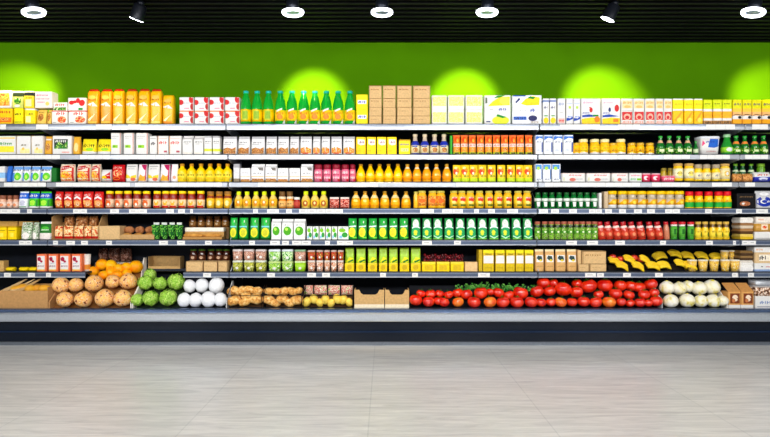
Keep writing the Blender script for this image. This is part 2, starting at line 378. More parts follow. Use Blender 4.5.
# lamps: ring downlights and two swivel spots
def ring_lamp(px, aim, power, label):
    Y = -.60; r = root('ceiling_lamp', (PX(px, Y), Y, 2.846)); r.rotation_euler = (0, .2*PX(px, Y)/3.1, 0); dk = M('20252f', .35, .6)
    mb = MB(); loft(mb, ((0, 1, 1), (1, 1, 1)), .105, .105, CEIL_Z-2.846-.026, 2, dk, z0=.012); a = mb.build('housing', r)
    mb = MB(); n = 32; prof = [(.09, .014), (.092, .002), (.084, -.010), (.064, -.006), (.06, .004)]
    R = [[(q*math.cos(2*PI*i/n), q*math.sin(2*PI*i/n), z) for i in range(n)] for q, z in prof]; mb.rings(R, [M('eef3ff', .4, emit=4.0)]*4, True, caps=False); b = mb.build('light_ring', r)
    mb = MB(); loft(mb, ((0, 1.2, 1.2), (1, 1.64, 1.64)), .1, .1, .012, 2, M('7f88a6', .3, .4), z0=.002, seg=32); c = mb.build('reflector', r)
    tag(r, label, 'lamp', 'round ceiling lamps above the display'); reg(r, a, b, c)
    spot(PX(px, Y), Y, 2.836, aim, power)
WP = lambda px, py: (PX(px, YW), YW, PZ(py, YW))
ring_lamp(34, WP(14, 104), 560, 'round black lamp with glowing ring, leftmost on the ceiling')
ring_lamp(293, WP(314, 104), 560, 'round ring lamp above the green bottles of the top shelf')
ring_lamp(382, (PX(385), -.1, 1.2), 60, 'round ring lamp above the stacked kraft boxes')
ring_lamp(487, WP(464, 104), 560, 'round ring lamp above the big white fruit boxes')
ring_lamp(753, WP(778, 104), 560, 'round black lamp with glowing ring, rightmost on the ceiling')
def swivel(px, sx, aim, power, label):
    Y = -.55; x = PX(px, Y); r = root('spotlight', (x, Y, CEIL_Z)); dk = M('151922', .4, .5)
    mb = MB(); mb.tube([(0, 0, 0), (0, 0, -.03)], .03, dk); a = mb.build('mount', r)
    t = Vector((sx*.45, .25, -1)).normalized(); p0 = Vector((0, 0, -.02)); p1 = p0+t*.13
    mb = MB(); mb.tube([p0, p0+t*.01, p0+t*.12, p1], [.034, .052, .057, .06], dk, 18); b = mb.build('head', r)
    mb = MB(); mb.tube([p1, p1+t*.004], [.056, .056], M('f2f6ff', .4, emit=14), 18); c = mb.build('lens', r)
    tag(r, label, 'lamp', 'swivel spotlights'); reg(r, a, b, c); q = Vector((x, Y, CEIL_Z))+p1+t*.02
    spot(q.x, q.y, q.z, aim, power, 44)
swivel(141, -1, WP(60, 126), 40, 'black swivel spotlight tilted to the left, above the golden bags')
swivel(615, -1, WP(602, 106), 420, 'black swivel spotlight above the white and red boxes')

# ---------------------------------------------------------------- refrigerated display case
steel = M('ccd4de', .3, .8, var=.05); dsteel = M('4a5566', .3, .8, var=.05); navy = M('071222', .2, .3, var=.1); dark = M('0d1118', .6)
r = root('display_case', (0, 0, 0)); XL, XR = -4.05, 4.05; ch = []
def cpart(name, *boxes):
    mb = MB()
    for b in boxes: mb.box(*b)
    ch.append(mb.build(name, r))
cpart('base_panel', (XL, XR, -.25, .0, .035, .225, navy, .004), (XL, XR, -.262, -.25, .12, .135, M('142a4a', .2, .6)))
cpart('kick_plate', (XL, XR, -.235, .0, 0, .035, M('7d8590', .35, .8)))
cpart('bumper', (XL, XR, -.30, -.25, .222, .300, steel, .012))
cpart('front_lip', (XL, XR, -.252, -.165, .290, .326, M('5f7396', .25, .75), .006))
cpart('deck', (XL, XR, -.165, YB-.001, .225, .314, M('222a36', .4, .5)))
cpart('back_panel', (XL, XR, YB, YB+.05, 0, 2.0, M('141a26', .55, .0, var=.3, scale=4)))
for i, x in enumerate((XL, PX(45), PX(229), PX(537), PX(739), XR)):
    cpart('upright', (x-.02, x+.02, YB-.03, YB, .33, 2.0, M('1c222d', .5, .4)))
tag(r, 'long dark refrigerated display case with a steel bumper rail', 'display case'); reg(r, *ch)

# shelves: one per bay and level
BAY = {1: (-60, None), 2: None, 3: None, 4: None, 5: None}
edges = {1: (41, 227, 538.5, 743), 2: (47, 229, 537, 738), 3: (48, 229, 537, 737), 4: (49, 229.5, 536.5, 737), 5: (49.5, 230, 536, 738), 6: (50, 230, 537, 737)}
TAGS = {  # white price tickets seen on the darker rails (x0, x1)
 1: [(0, 6), (36, 48), (96, 112), (128, 140), (300, 318), (560, 600), (618, 640), (706, 735), (752, 768)],
 2: [(0, 60), (80, 110), (120, 200), (236, 270), (276, 330), (342, 356), (455, 533), (545, 600), (610, 640), (664, 690), (700, 730), (745, 768)],
 3: [(4, 46), (56, 130), (135, 222), (258, 378), (456, 534), (545, 640), (652, 690), (712, 732), (745, 755)],
 4: [(0, 20), (27, 32), (73, 87), (110, 119), (129, 147), (166, 174), (178, 185), (190, 193), (253, 258), (267, 279), (286, 292), (299, 343), (420, 434), (442, 463), (474, 479), (488, 495), (507, 518), (539, 548), (551, 559), (569, 577), (589, 602), (605, 612), (619, 626), (634, 642), (647, 655), (665, 680), (705, 712), (736, 742), (756, 768)],
 5: [(19, 32), (53, 58), (66, 75), (81, 88), (106, 112), (159, 168), (177, 185), (205, 212), (249, 255), (270, 280), (282, 289), (292, 311), (325, 330), (337, 353), (422, 432), (454, 461), (566, 577), (587, 598), (615, 625), (660, 666), (706, 713), (733, 736), (742, 756)],
 6: [(4, 11), (28, 35), (46, 51), (203, 211), (267, 275), (307, 316), (322, 330), (380, 386), (412, 418), (478, 490), (585, 596), (597, 604), (623, 631), (655, 663), (732, 738), (748, 754)]}
SN = {1: 'top', 2: 'second', 3: 'third', 4: 'fourth', 5: 'fifth', 6: 'lowest'}
BN = ['far left', 'left', 'wide middle', 'right', 'far right']
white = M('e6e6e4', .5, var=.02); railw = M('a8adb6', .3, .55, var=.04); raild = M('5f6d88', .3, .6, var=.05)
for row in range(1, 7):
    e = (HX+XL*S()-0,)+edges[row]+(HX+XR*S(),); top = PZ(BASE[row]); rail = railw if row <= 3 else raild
    for bi in range(5):
        x0, x1 = PX(e[bi])+.004, PX(e[bi+1])-.004; r = root('shelf', ((x0+x1)/2, 0, top)); hx = (x1-x0)/2; ch = []
        mb = MB(); bd = M('2a303b', .5, .4)
        if row == 6 and bi == 1:          # the board steps back where the tilted produce crates stand
            a, b = PX(87)-r.location.x, PX(184.5)-r.location.x
            mb.box(-hx, a, -.02, YB-.034, -.022, 0, bd); mb.box(b, hx, -.02, YB-.034, -.022, 0, bd); mb.box(a, b, .30, YB-.034, -.022, 0, bd); rl = [(-hx, a), (b, hx)]
        else: mb.box(-hx, hx, -.02, YB-.034, -.022, 0, bd); rl = [(-hx, hx)]
        ch.append(mb.build('shelf_board', r))
        mb = MB(); hh = .052 if row > 1 else .060
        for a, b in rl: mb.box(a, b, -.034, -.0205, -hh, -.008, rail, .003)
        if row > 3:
            for a, b in rl: mb.box(a, b, -.0352, -.034, -hh, -hh+.009, M('c6ccd6', .3, .5)); mb.box(a, b, -.0350, -.034, -.013, -.008, M('a9b2c2', .3, .5))  # light lower lip; the paler top strip paints in the rail's highlight
        if row == 1:
            for a, b in rl: mb.box(a+.004, b-.004, -.0344, -.034, -.030, -.011, M('6d7480', .3, .7))
        rr = mb.build('price_rail', r); ch.append(rr); tg = []
        for t0, t1 in TAGS[row]:
            c = (t0+t1)/2
            if not (e[bi] <= c <= e[bi+1]): continue
            k = max(1, round((t1-t0)/8.5)); 
            for j in range(k):
                a, b = t0+(t1-t0)*j/k, t0+(t1-t0)*(j+1)/k; mb = MB(); ax, bx = PX(a, -.036)-r.location.x+.001, PX(b, -.036)-r.location.x-.001
                mb.box(ax, bx, -.0365, -.0345, -hh+.005, -.009, white)
                z0 = -hh/2; ink = M('a4a6ac', .6)
                if row > 3: mb.box(ax+(bx-ax)*.2, ax+(bx-ax)*.7, -.0372, -.0366, z0-.004, z0+.002, ink)
                tg.append(mb.build('price_tag', rr))
        KIDS[rr.name] = tg
        for sx in (-1, 1):                # bracket plate under each end
            mb = MB(); x = sx*(hx-.004); mb.slab([(x, -.019, -.0225), (x, YB-.036, -.0225), (x, YB-.036, -.078), (x, .16, -.078), (x, -.017, -.05)], .005, M('c4cad3', .35, .3), 'x'); ch.append(mb.build('bracket', r))
        if row >= 3 and bi == 2 or row >= 3 and bi == 3 or (row >= 5 and bi == 1):   # clear end guard that slopes up to the back
            sx = -1
            mb = MB(); x = sx*(hx-.006); g = M('b9c0c8', .25, .3)
            if not (row == 6 and bi == 1): mb.tube([(x, -.018, .004), (x, .2, .15), (x, .36, .08), (x, .40, .004)], .003, g, 6); ch.append(mb.build('end_guard', r))
        tag(r, SN[row]+' shelf of the '+BN[bi]+' bay, with price rail', 'shelf'); reg(r, *ch)
# ================================================================ TOP SHELF
T1 = 'on the top shelf'
def two(art): return art
run(1, [(0-8, 11)], 12, 90.5, carton, 'box', 'orange', 'white snack box with orange food picture, far left stack', base=107.8, col=W, dm=.11, art=[('r', .05, .12, .95, .86, FOODO), ('t', .1, .7, .7, .84, RED, 5)])
run(1, [(11.7, 22.6)], 11, 91, carton, 'box', '', 'small green and dark tea box in the far left stack', base=107.8, dm=.11, col=M('cfd86a'), bands=[(.66, .9, M('20301a')), (.9, 1, W)], art=[('e', .5, .42, .36, .2, FOODG), ('e', .45, .12, .3, .08, W)])
run(1, [(23.3, 33.2)], 10, 91, carton, 'box', '', 'small yellow box with dark top band, far left stack', base=107.8, dm=.11, col=M('f6dc28'), bands=[(.72, .93, M('1b2422')), (.93, 1, W)], art=[('r', .15, .1, .8, .5, M('f9efb0')), ('t', .15, .55, .85, .66, BRN, 5)])
run(1, [(34, 52)], 18, 91.5, carton, 'box', '', 'white box with pink writing, on top of the far left stack', base=107.8, dm=.11, art=[('t', .1, .72, .8, .82, PINK, 9), ('t', .1, .5, .9, .6, M('d98a9a'), 10), ('t', .15, .3, .6, .38, PINK, 6), ('e', .75, .25, .12, .12, M('e8d26c'))])
run(1, [(-8, 12.3)], 12, 108.4, carton, 'box', '', 'yellow box with orange script, bottom of the far left stack', dm=.11, col=YEL, art=[('t', .35, .68, .95, .84, RED, 5), ('r', .3, .1, .98, .42, ORG), ('e', .6, .3, .3, .12, FOODO)])
run(1, [(13.5, 22.8)], 10, 108.2, carton, 'box', '', 'bright yellow box with dark dots, bottom of the far left stack', dm=.11, col=M('fbe600'), art=[('t', .12, .55, .9, .68, M('2a2a10'), 3), ('r', .1, .1, .9, .14, GRN)])
run(1, [(24, 34.5)], 10, 108.4, carton, 'box', '', 'yellow and cream box with dark mark, bottom far left stack', dm=.11, col=M('f8df10'), bands=[(.9, 1, W)], art=[('t', .4, .58, .85, .7, M('33300f'), 4), ('r', .1, .1, .6, .5, M('fdf3a8'))])
run(1, [(35, 45), (45.6, 50.5)], 10, 109, pouch, 'bag', 'small golden bags at the far left end', dm=.09, col=M('e8c25a'), art=[('e', .5, .45, .3, .25, FOODB), ('t', .2, .75, .8, .83, BRN, 5)])
mk = dict(col=W, bands=[(.93, 1, RED)], dm=.11)
run(1, [(50.8, 66.8), (67.3, 85.8)], 17, 110.6, carton, 'box', 'white biscuit boxes with red script, lower tier', art=[('t', .3, .66, .9, .9, RED, 4), ('e', .68, .33, .3, .26, FOODR), ('r', .08, .1, .3, .14, M('7a7a80'))], **mk)
run(1, [(52.2, 66.8)], 15, 102.3, carton, 'box', '', 'low white box with red script and green foot, upper tier', base=110.5, col=W, dm=.11, art=[('r', .05, .03, .95, .4, FOODG), ('t', .15, .55, .85, .85, RED, 5)])
run(1, [(67.2, 86)], 18, 97.8, carton, 'box', '', 'white box with big red petals, upper tier', base=110.5, col=W, dm=.11, art=[('e', .2, .62, .15, .17, RED), ('e', .38, .68, .12, .12, RED), ('e', .57, .78, .12, .2, RED), ('e', .8, .6, .18, .25, RED), ('r', .6, .04, .85, .2, GRN)])
bagart = lambda c: [('t', .18, .66, .85, .74, M('9a4a08'), 5), ('e', .5, .75, .34, .06, M('f7b94a')), ('p', [(.05, .55), (.6, .62), (.95, .5), (.5, .5)], W), ('p', [(.1, .12), (.8, .3), (.9, .34), (.3, .08)], M('fff2c0')), ('r', .1, .02, .9, .08, M(c))]
run(1, [91.6, 104.9], 11.6, 88.5, tall_bag, 'bag', 'tall orange snack bags with red tops', col=M('ee9a0e', .3), clip=M('a3120e'), art=bagart('f7c243'), dm=.1)
run(1, [117, 130.1, 142.9, 154.8], 11.6, 88.3, tall_bag, 'bag', 'tall yellow snack bags with red tops', col=M('f9b90a', .3), clip=M('b5140f'), art=bagart('ffe070'), dm=.1)
run(1, [167.2], 11.4, 93, tall_bag, 'bag', '', 'shorter yellow snack bag without a red top', col=M('f6b70c', .3), clip=None, art=bagart('f08a1a'), dm=.1)
rw = [('e', .08, .62, .22, .2, RED), ('e', .9, .85, .22, .3, RED), ('e', .95, .3, .16, .25, M('b01212')), ('t', .3, .5, .75, .62, M('b7bcd0'), 5), ('r', .35, .15, .7, .2, PINK)]
xs = [(178.7, 193.4), (193.9, 208.4), (208.9, 224), (224.5, 239.6)]
run(1, xs, 15, 110.7, carton, 'box', 'white and red boxes, lower tier', col=W, bands=[(.92, 1, ORG)], art=rw, dm=.12)
run(1, xs, 15, 97.2, carton, 'box', 'white and red boxes, upper tier', base=110.6, col=W, art=rw, dm=.12)
gb = M('14b83a', .12, trans=.3, coat=.4, var=.03); teal = M('12b0a0', .35)
bk = dict(body=gb, cap=teal, neck=.40, sh=(.54, .88), capv=.93)
run(1, [244.6, 255.8, 267.2], 11.2, 90, bottle, 'bottle', 'green bottles with plain square yellow labels', label=(.08, .44, YEL), lart=[('r', .2, .12, .85, .41, M('c8cc30')), ('r', .28, .16, .76, .38, M('8fb52a'))], **bk)
run(1, [279.3, 291, 302.8, 314.3, 325.8, 337.6, 349.6], 11.4, 90, bottle, 'bottle', 'green bottles with slanted yellow labels', label=(.10, .42, M('ffd21a')), lart=[('p', [(.2, .36), (.85, .44), (.85, .49), (.2, .41)], W), ('e', .5, .22, .28, .08, M('f28a2a')), ('t', .2, .28, .85, .36, M('e0621c'), 5), ('p', [(.75, .02), (.95, .02), (.95, .16)], W)], **bk)
yb = [('r', .12, .36, .9, .62, M('e7e3f2')), ('t', .18, .4, .85, .58, BLUE, 4)]
run(1, [(355.9, 368)], 12, 109.4, carton, 'box', '', 'yellow box with blue word, lower of a stack of two', col=M('ffe100'), art=yb, dm=.11)
run(1, [(355.9, 368)], 12, 94.5, carton, 'box', '', 'yellow box with blue word, upper of a stack of two', base=109.3, col=M('ffe100'), art=yb, dm=.11)
kx = [(368.7, 382), (382.5, 396), (396.5, 412), (412.6, 430.6)]; ys = [(124, 115.7), (115.6, 107.1), (107, 98.2), (98.1, 85.4)]
def kraft(w, h, d, **k): return carton(w, h, d, col=KRAFT, art=[('r', 0, .93, 1, 1, M('8a6434')), ('r', .0, 0, .03, 1, M('9a7240')), ('t', .12, .5, .6, .58, M('a4783c'), 6)], name='cardboard_box')
def kraft2(w, h, d, **k): return carton(w, h, d, col=KRAFT, art=[('t', .12, .62, .8, .74, M('9a6a30'), 7), ('r', 0, .95, 1, 1, M('8a6434')), ('r', .0, 0, .03, 1, M('9a7240'))], name='cardboard_box')
for t, (b_, t_) in zip(('lowest', 'second', 'third', 'highest'), ys):
    run(1, kx, 15, t_, kraft2 if t in ('highest', 'third') else kraft, 'box', 'kraft boxes in the '+t+' tier', base=b_, dm=.14)
cy = PAT(((0, 'f4f09a'), (.42, 'd8cf3c'), (.5, 'f6f4b8'), (.58, 'b9b82a'), (.64, 'eee66a')), 70)
cx = [(431.6, 447.2), (447.8, 464.8), (465.4, 483)]
run(1, cx, 16, 109.6, carton, 'box', 'white boxes with pale yellow pattern, lower tier', col=W, art=[('r', .04, .12, .96, .82, cy)], dm=.12)
run(1, cx, 16, 95.3, carton, 'box', 'white boxes with pale yellow pattern, upper tier', base=109.5, col=W, art=[('r', .04, .25, .96, .92, cy)], dm=.12)
run(1, [(484, 511.4)], 27, 95.3, carton, 'box', '', 'big white cereal box with bananas and green fruit', col=W, dm=.1, art=[('p', [(.12, .62), (.3, .78), (.6, .95), (.98, .95), (.98, .66), (.6, .64)], M('ffd400')), ('e', .78, .8, .2, .14, M('ffe34a')), ('p', [(.35, .9), (.6, .92), (.8, 1), (.5, .99)], GRN), ('r', .02, .72, .1, .92, M('5a6a50')), ('t', .55, .46, .86, .56, BLUE, 4), ('t', .2, .48, .34, .52, GY, 3), ('e', .62, .12, .34, .16, M('d9e021')), ('p', [(.45, .27), (.5, .34), (.85, .24), (.7, .2)], GRN), ('r', .05, .06, .22, .1, NAVY)])
run(1, [(512, 542.5)], 30, 95.3, carton, 'box', '', 'big white cereal box with blue print and berries', col=M('eef0fa'), dm=.1, art=[('p', [(.28, .7), (.45, .88), (.7, .98), (.95, .92), (.93, .66), (.5, .64)], M('ffd400')), ('p', [(.5, .9), (.62, .97), (.8, .93), (.72, .86)], GRN), ('r', 0, .96, .45, 1, BLUE), ('p', [(.08, .76), (.22, .92), (.26, .86), (.12, .72)], NAVY), ('t', .62, .42, .8, .54, BLUE, 2), ('t', .2, .46, .48, .5, GY, 5), ('r', .02, .14, .48, .26, M('3a6fd0')), ('t', .04, .15, .46, .25, NAVY, 6), ('e', .7, .2, .16, .1, M('1a1f5c')), ('r', .62, .02, .92, .1, W), ('t', .64, .04, .9, .09, BRN, 5)])
run(1, [(543.2, 549.4), (550, 556.6)], 6.5, 98.5, carton, 'carton', 'narrow white cartons with blue and yellow print', dm=.1, bands=[(.86, .94, M('7a8fc0'))], art=[('t', .15, .6, .85, .7, NAVY, 3), ('e', .5, .14, .45, .12, YEL), ('r', .2, .3, .8, .34, GRN)])
run(1, [(557.8, 565.6)], 8, 98.5, carton, 'carton', '', 'white carton with blue line and pink foot', dm=.1, art=[('t', .1, .72, .85, .84, M('5a78b8'), 4), ('r', .2, .45, .7, .47, GY), ('r', .1, .04, .9, .22, M('f0b0a8')), ('t', .1, .08, .9, .18, RED, 4)])
run(1, [(566.3, 573.2), (573.8, 580.8)], 7, 98.5, carton, 'carton', 'white cartons with blue wave', dm=.1, art=[('r', .1, .78, .9, .82, M('b9c6e6')), ('r', .35, .6, .7, .7, M('b5d84a')), ('p', [(0, .12), (0, .24), (.6, .22), (1, .3), (1, .2), (.5, .14)], BLUE), ('t', .2, .25, .9, .32, M('3a78d0'), 4)])
bx = [('t', .08, .8, .6, .88, M('f08ab0'), 8), ('e', .5, .55, .09, .1, RED), ('r', .4, .62, .5, .66, RED), ('p', [(.02, .26), (.02, .34), (.4, .38), (.98, .3), (.5, .28)], BLUE), ('p', [(0, 0), (0, .2), (.5, .26), (1, .22), (1, 0)], YEL), ('e', .82, .18, .15, .12, ORG), ('r', .6, .3, .9, .36, GRN), ('t', .05, .4, .42, .46, BLUE, 6)]
run(1, [(581.2, 601.3)], 20, 98.5, carton, 'box', '', 'white box with red one and yellow foot', dm=.1, art=bx)
run(1, [(601.8, 621)], 19, 98.5, carton, 'box', '', 'white box with red mark beside a blue mark', dm=.1, art=bx[:1]+[('e', .42, .56, .07, .09, NAVY), ('e', .82, .62, .13, .14, RED)]+bx[3:5]+[('r', .62, .08, .9, .2, ORG), ('t', .05, .4, .42, .46, BLUE, 6)])
rx = [(621.4, 633.4), (633.9, 645), (645.5, 655.5), (656, 663.8), (664.3, 672.8)]
run(1, rx, 11, 110.7, carton, 'box', 'red picture boxes, lower tier', dm=.1, bands=[(0, .1, M('f6c8b8'))], art=[('r', .05, .3, .95, .92, RED), ('e', .5, .55, .32, .24, M('f4b6a0')), ('e', .5, .5, .2, .14, RED), ('t', .1, .08, .9, .22, M('f08060'), 5)])
run(1, rx, 11, 98.6, carton, 'box', 'pale orange picture boxes, upper tier', base=110.6, dm=.1, art=[('r', .05, .2, .95, .85, M('fbd7a0')), ('t', .1, .55, .9, .75, M('f29a4a'), 5), ('e', .5, .32, .3, .12, M('f7b96a'))])
yx = [(673.3, 684), (684.6, 694), (694.6, 703.4)]
run(1, yx, 10, 110.7, carton, 'box', 'deep yellow boxes, lower tier', dm=.1, col=M('ffc400'), art=[('p', [(.1, .3), (.8, .95), (.95, .9), (.3, .2)], M('f29a1a')), ('e', .6, .3, .25, .18, M('ffdf50'))])
run(1, yx, 10, 98.6, carton, 'box', 'bright yellow boxes, upper tier', base=110.6, dm=.1, col=M('ffe600'), bands=[(0, .14, W), (.9, 1, W)], art=[('t', .15, .45, .85, .6, M('f0b010'), 5)])
cb = [(0, .14, M('c08a4a')), (.14, .24, W), (.24, .52, M('f7b21c')), (.52, .62, W), (.62, 1, M('d8e400'))]
run(1, [(704.2, 713), (713.6, 722.5), (723.1, 732.6)], 9, 99.6, carton, 'carton', 'yellow cartons with black script', dm=.09, bands=cb, art=[('t', .12, .8, .8, .86, M('3a3a10'), 6), ('t', .1, .02, .9, .12, DK, 5)])
run(1, [(733.2, 742.5), (743.1, 752.4), (753, 762.4), (763, 772)], 9, 99.6, carton, 'carton', 'yellow cartons with blue script', dm=.09, bands=[(0, .2, M('f5a818')), (.2, .34, W), (.34, .5, M('f7b872')), (.5, .64, M('f8c840')), (.64, 1, M('e6e000'))], art=[('t', .1, .76, .9, .86, NAVY, 5), ('p', [(0, .34), (.4, .38), (1, .34), (1, .37), (.4, .41), (0, .37)], DK), ('e', .75, .27, .2, .06, DK)])

# ================================================================ SECOND SHELF
run(2, [(-6, 15.2)], 20, 136, carton, 'box', '', 'white and yellow box with green script, leftmost', dm=.1, art=[('r', 0, .12, .95, .45, M('f6e63a')), ('t', .2, .5, .85, .66, GRN, 7), ('r', 0, .86, 1, .92, YEL)])
run(2, [(15.7, 30.2), (30.7, 43)], 13, 136, carton, 'box', 'white boxes with broad yellow side', dm=.1, art=[('r', .0, 0, .24, 1, M('f0b81c')), ('r', .26, .06, .98, .3, M('f8e9a0')), ('t', .35, .45, .75, .55, M('6a5a20'), 4), ('e', .5, .3, .1, .08, M('f6d060'))])
run(2, [(43.3, 50.6)], 7, 136, pouch, 'bag', '', 'narrow golden bag near the bay edge', dm=.07, col=M('e3a730'), art=[('r', .1, .78, .9, .86, W), ('e', .5, .4, .3, .2, FOODB)])
run(2, [(51.4, 71.4)], 20, 135.8, carton, 'box', '', 'white box with green and black picture', dm=.1, art=[('r', .08, .3, .82, .82, M('24332a')), ('p', [(.08, .3), (.3, .7), (.6, .5), (.82, .74), (.82, .3)], FOODG), ('t', .15, .64, .75, .78, W, 6), ('r', .5, .08, .9, .14, M('f0a8a0'))])
run(2, [(71.6, 79)], 8, 136.4, pouch, 'bag', '', 'gold pouch beside the green picture box', dm=.07, col=M('eaae34'), art=[('e', .5, .4, .3, .25, M('f9d890'))])
run(2, [(80.3, 95), (95.4, 110)], 15, 138.6, pouch, 'bag', 'low yellow bags with black writing', dm=.09, col=M('f5df20'), bands=[(0, .18, W)], art=[('t', .12, .45, .95, .68, M('2a3010'), 6), ('e', .6, .32, .28, .1, LIME)])
run(2, [(110.2, 120.6), (123, 133.6), (135.4, 147.8)], 11, 133, carton, 'carton', 'tall white cartons with a lime patch', dm=.1, bands=[(.95, 1, M('e2ddd4'))], art=[('r', .15, .3, .7, .44, LIME), ('t', .12, .82, .8, .86, GY, 7), ('t', .12, .74, .6, .77, GY, 5), ('r', .93, 0, .99, 1, M('d66a4a')), ('t', .2, .33, .5, .41, GRN, 3)])
run(2, [(149, 156.5)], 7, 136, carton, 'carton', '', 'slim white carton with dark numerals', dm=.09, art=[('t', .2, .5, .85, .68, M('2a2230'), 2), ('r', .1, .85, .9, .88, GY)])
run(2, [(157.1, 168), (168.6, 181.2)], 12, 136, carton, 'carton', 'white cartons with red print', dm=.09, art=[('t', .12, .55, .9, .72, M('d8443a'), 4), ('r', .1, .86, .9, .88, M('c9a08a')), ('r', .0, 0, .05, 1, M('f0a060')), ('r', .6, .1, .9, .2, M('b85060'))])
run(2, [(182, 192.4), (193, 203)], 10, 135.6, carton, 'carton', 'white round-shouldered cartons with grey print', dm=.09, gable=True, art=[('t', .15, .62, .9, .7, M('55565c'), 6), ('t', .2, .53, .7, .58, M('8a8a8a'), 5), ('r', .1, .05, .9, .08, M('e8d8b8'))])
run(2, [(203.8, 211.6), (212.2, 219.6)], 7.6, 136, carton, 'carton', 'white cartons with a lime stripe', dm=.09, bands=[(.16, .3, M('dbe23a')), (.9, 1, M('b0b0b4'))], art=[('t', .12, .66, .9, .74, M('55565c'), 5), ('t', .12, .58, .9, .62, M('85868c'), 6)])
bagw = dict(dm=.09, col=M('efeef0'), bands=[(.86, 1, M('c2c2c8'))])
run(2, [(221.6, 236.4), (237, 249.4), (250, 264.4), (265, 276.5), (277, 288.6), (289.1, 298.8)], 12, 136, pouch, 'bag', 'white bags with baked food picture', art=[('t', .15, .6, .8, .7, M('7a7a80'), 5), ('r', .1, .52, .6, .55, GY), ('p', [(.05, .03), (.05, .3), (.35, .38), (.7, .3), (.95, .4), (.95, .03)], FOODB)], **bagw)
run(2, [(299.4, 311.8), (312.3, 320.2), (320.8, 330), (330.5, 342), (342.5, 355.2)], 11, 136, pouch, 'bag', 'white bags with orange foot', art=[('t', .15, .66, .8, .76, M('8a8a90'), 5), ('p', [(.05, .06), (.05, .34), (.5, .42), (.95, .3), (.95, .06)], FOODO), ('r', .2, .02, .85, .1, M('c0392b'))], **bagw)
run(2, [(355.8, 365.8), (366.5, 376), (376.8, 386.4), (387.2, 396.9)], 9.6, 137, carton, 'carton', 'yellow cartons with white panel', dm=.09, col=M('ffcf00'), art=[('p', [(.15, .6), (.15, .88), (.92, .84), (.92, .56), (.5, .52)], W), ('t', .35, .62, .88, .76, M('8a1a50'), 4), ('t', .15, .18, .45, .22, BRN, 4)])
run(2, [(398.8, 410.6)], 12, 139.6, carton, 'carton', '', 'low yellow carton with blue word', dm=.09, col=M('f5dc10'), bands=[(.9, 1, M('d0a010'))], art=[('t', .1, .6, .9, .74, BLUE, 6), ('r', .15, .2, .85, .4, M('f7f0a0')), ('t', .2, .25, .8, .34, GRN, 6)])
run(2, [415.4, 425.1, 435, 444.5], 9.2, 133.8, bottle, 'bottle', 'blue shouldered sauce bottles with cream labels', body=M('24309a', .25), cap=M('d9c9a8', .4), bands=[(.66, .9, M('c9b9a0', .3)), (.46, .62, M('1b2fb0', .3))], sh=(.48, .68), neck=.42, capv=.88, label=(.06, .44, M('efe0b0')), lart=[('e', .5, .22, .3, .12, FOODB), ('r', .15, .36, .85, .42, BLUE)])
run(2, [(450.2, 452.4)], 3, 135.5, carton, 'carton', '', 'thin green carton edge beside the orange pouches', dm=.06, col=M('2fa81e'))
run(2, [456.9, 464.7, 472.8, 481, 489.1, 497.1, 505.3, 513.4, 521.2, 529.7], 7.4, 135.2, pouch, 'pouch', 'orange and lime pouches with white middle', dm=.06, n=2.4, col=M('f0701a'), bands=[(0, .12, M('b6c81c')), (.12, .4, M('f59a20')), (.40, .56, M('f4dcd4'))], seal=M('e0601c'), art=[('e', .5, .78, .34, .14, M('e4421a')), ('e', .62, .74, .16, .1, M('fbb13a')), ('t', .12, .44, .9, .52, M('c43a20'), 4), ('r', .2, .03, .8, .09, DK), ('e', .5, .26, .3, .1, FOODO)])
mkart = [('p', [(0, .72), (0, 1), (1, 1), (1, .8), (.5, .86)], M('2b6fd0')), ('t', .15, .6, .8, .68, NAVY, 4), ('r', .82, .12, .98, .62, M('1c3f94')), ('r', .15, .2, .6, .24, M('a8b8dc'))]
run(2, [(535.8, 543.4), (544, 553.2), (553.8, 563.2), (563.8, 573.6)], 9, 135, carton, 'carton', 'white and blue milk cartons', dm=.09, col=M('f0f3fb'), art=mkart)
jk = dict(body=M('f9bf10', .25, coat=.3))
run(2, [585, 596.5, 606.8, 622.8], 10, 138.8, jar, 'jar', 'tall yellow jars with pale lids', lid=M('efe2a8', .35), bands=[(0, .12, W)], lidv=.8, label=(.2, .55, M('fbd21c')), lart=[('t', .2, .36, .8, .46, ORG, 4)], **jk)
run(2, [577.8, 615.2, 633.6, 642.2, 652], 8.6, 142.6, jar, 'jar', 'short yellow jars with gold lids', lid=M('d9a820', .3), bands=[(0, .1, W)], lidv=.78, label=(.2, .5, M('f5b512')), lart=[('t', .2, .3, .8, .4, BRN, 4)], Y=.0, **jk)
gk = dict(body=M('15802a', .15, coat=.5, trans=.3), cap=M('2ea838', .35), neck=.40, sh=(.42, .7), capv=.9)
run(2, [662.6, 671.7, 681, 690.2], 8.6, 135.6, bottle, 'bottle', 'green sauce bottles with pale labels', label=(.06, .36, FOODG), lart=[('r', .2, .14, .8, .28, M('e6f2c0'))], bands=[(.62, .76, M('e2b08a'))], **gk)
run(2, [697.5], 5, 141, bottle, 'bottle', '', 'small dark green bottle beside the white tub', label=(.1, .4, M('d6e4c0')), **gk)
run(2, [(700.8, 722)], 21, 136.2, tub, 'tub', '', 'white tub with blue corner and pink mark', dm=.15, lid=M('e9edf6'), taper=.86, art=[('p', [(.35, .4), (.45, .85), (.99, .85), (.97, .45), (.7, .36)], M('1d5fc4')), ('p', [(.04, .45), (.08, .78), (.2, .6)], PINK), ('t', .25, .64, .7, .74, BLUE, 5), ('t', .25, .12, .8, .2, M('c08080'), 8)])
run(2, [730.4], 11, 133.8, bottle, 'bottle', '', 'broad green bottle with clear neck near the tub', label=(.1, .36, M('9ae03a')), lart=[('e', .5, .24, .3, .1, W)], body=M('2aa83a', .15, trans=.3), cap=M('9ed0a0'), neck=.5, sh=(.4, .66), capv=.86)
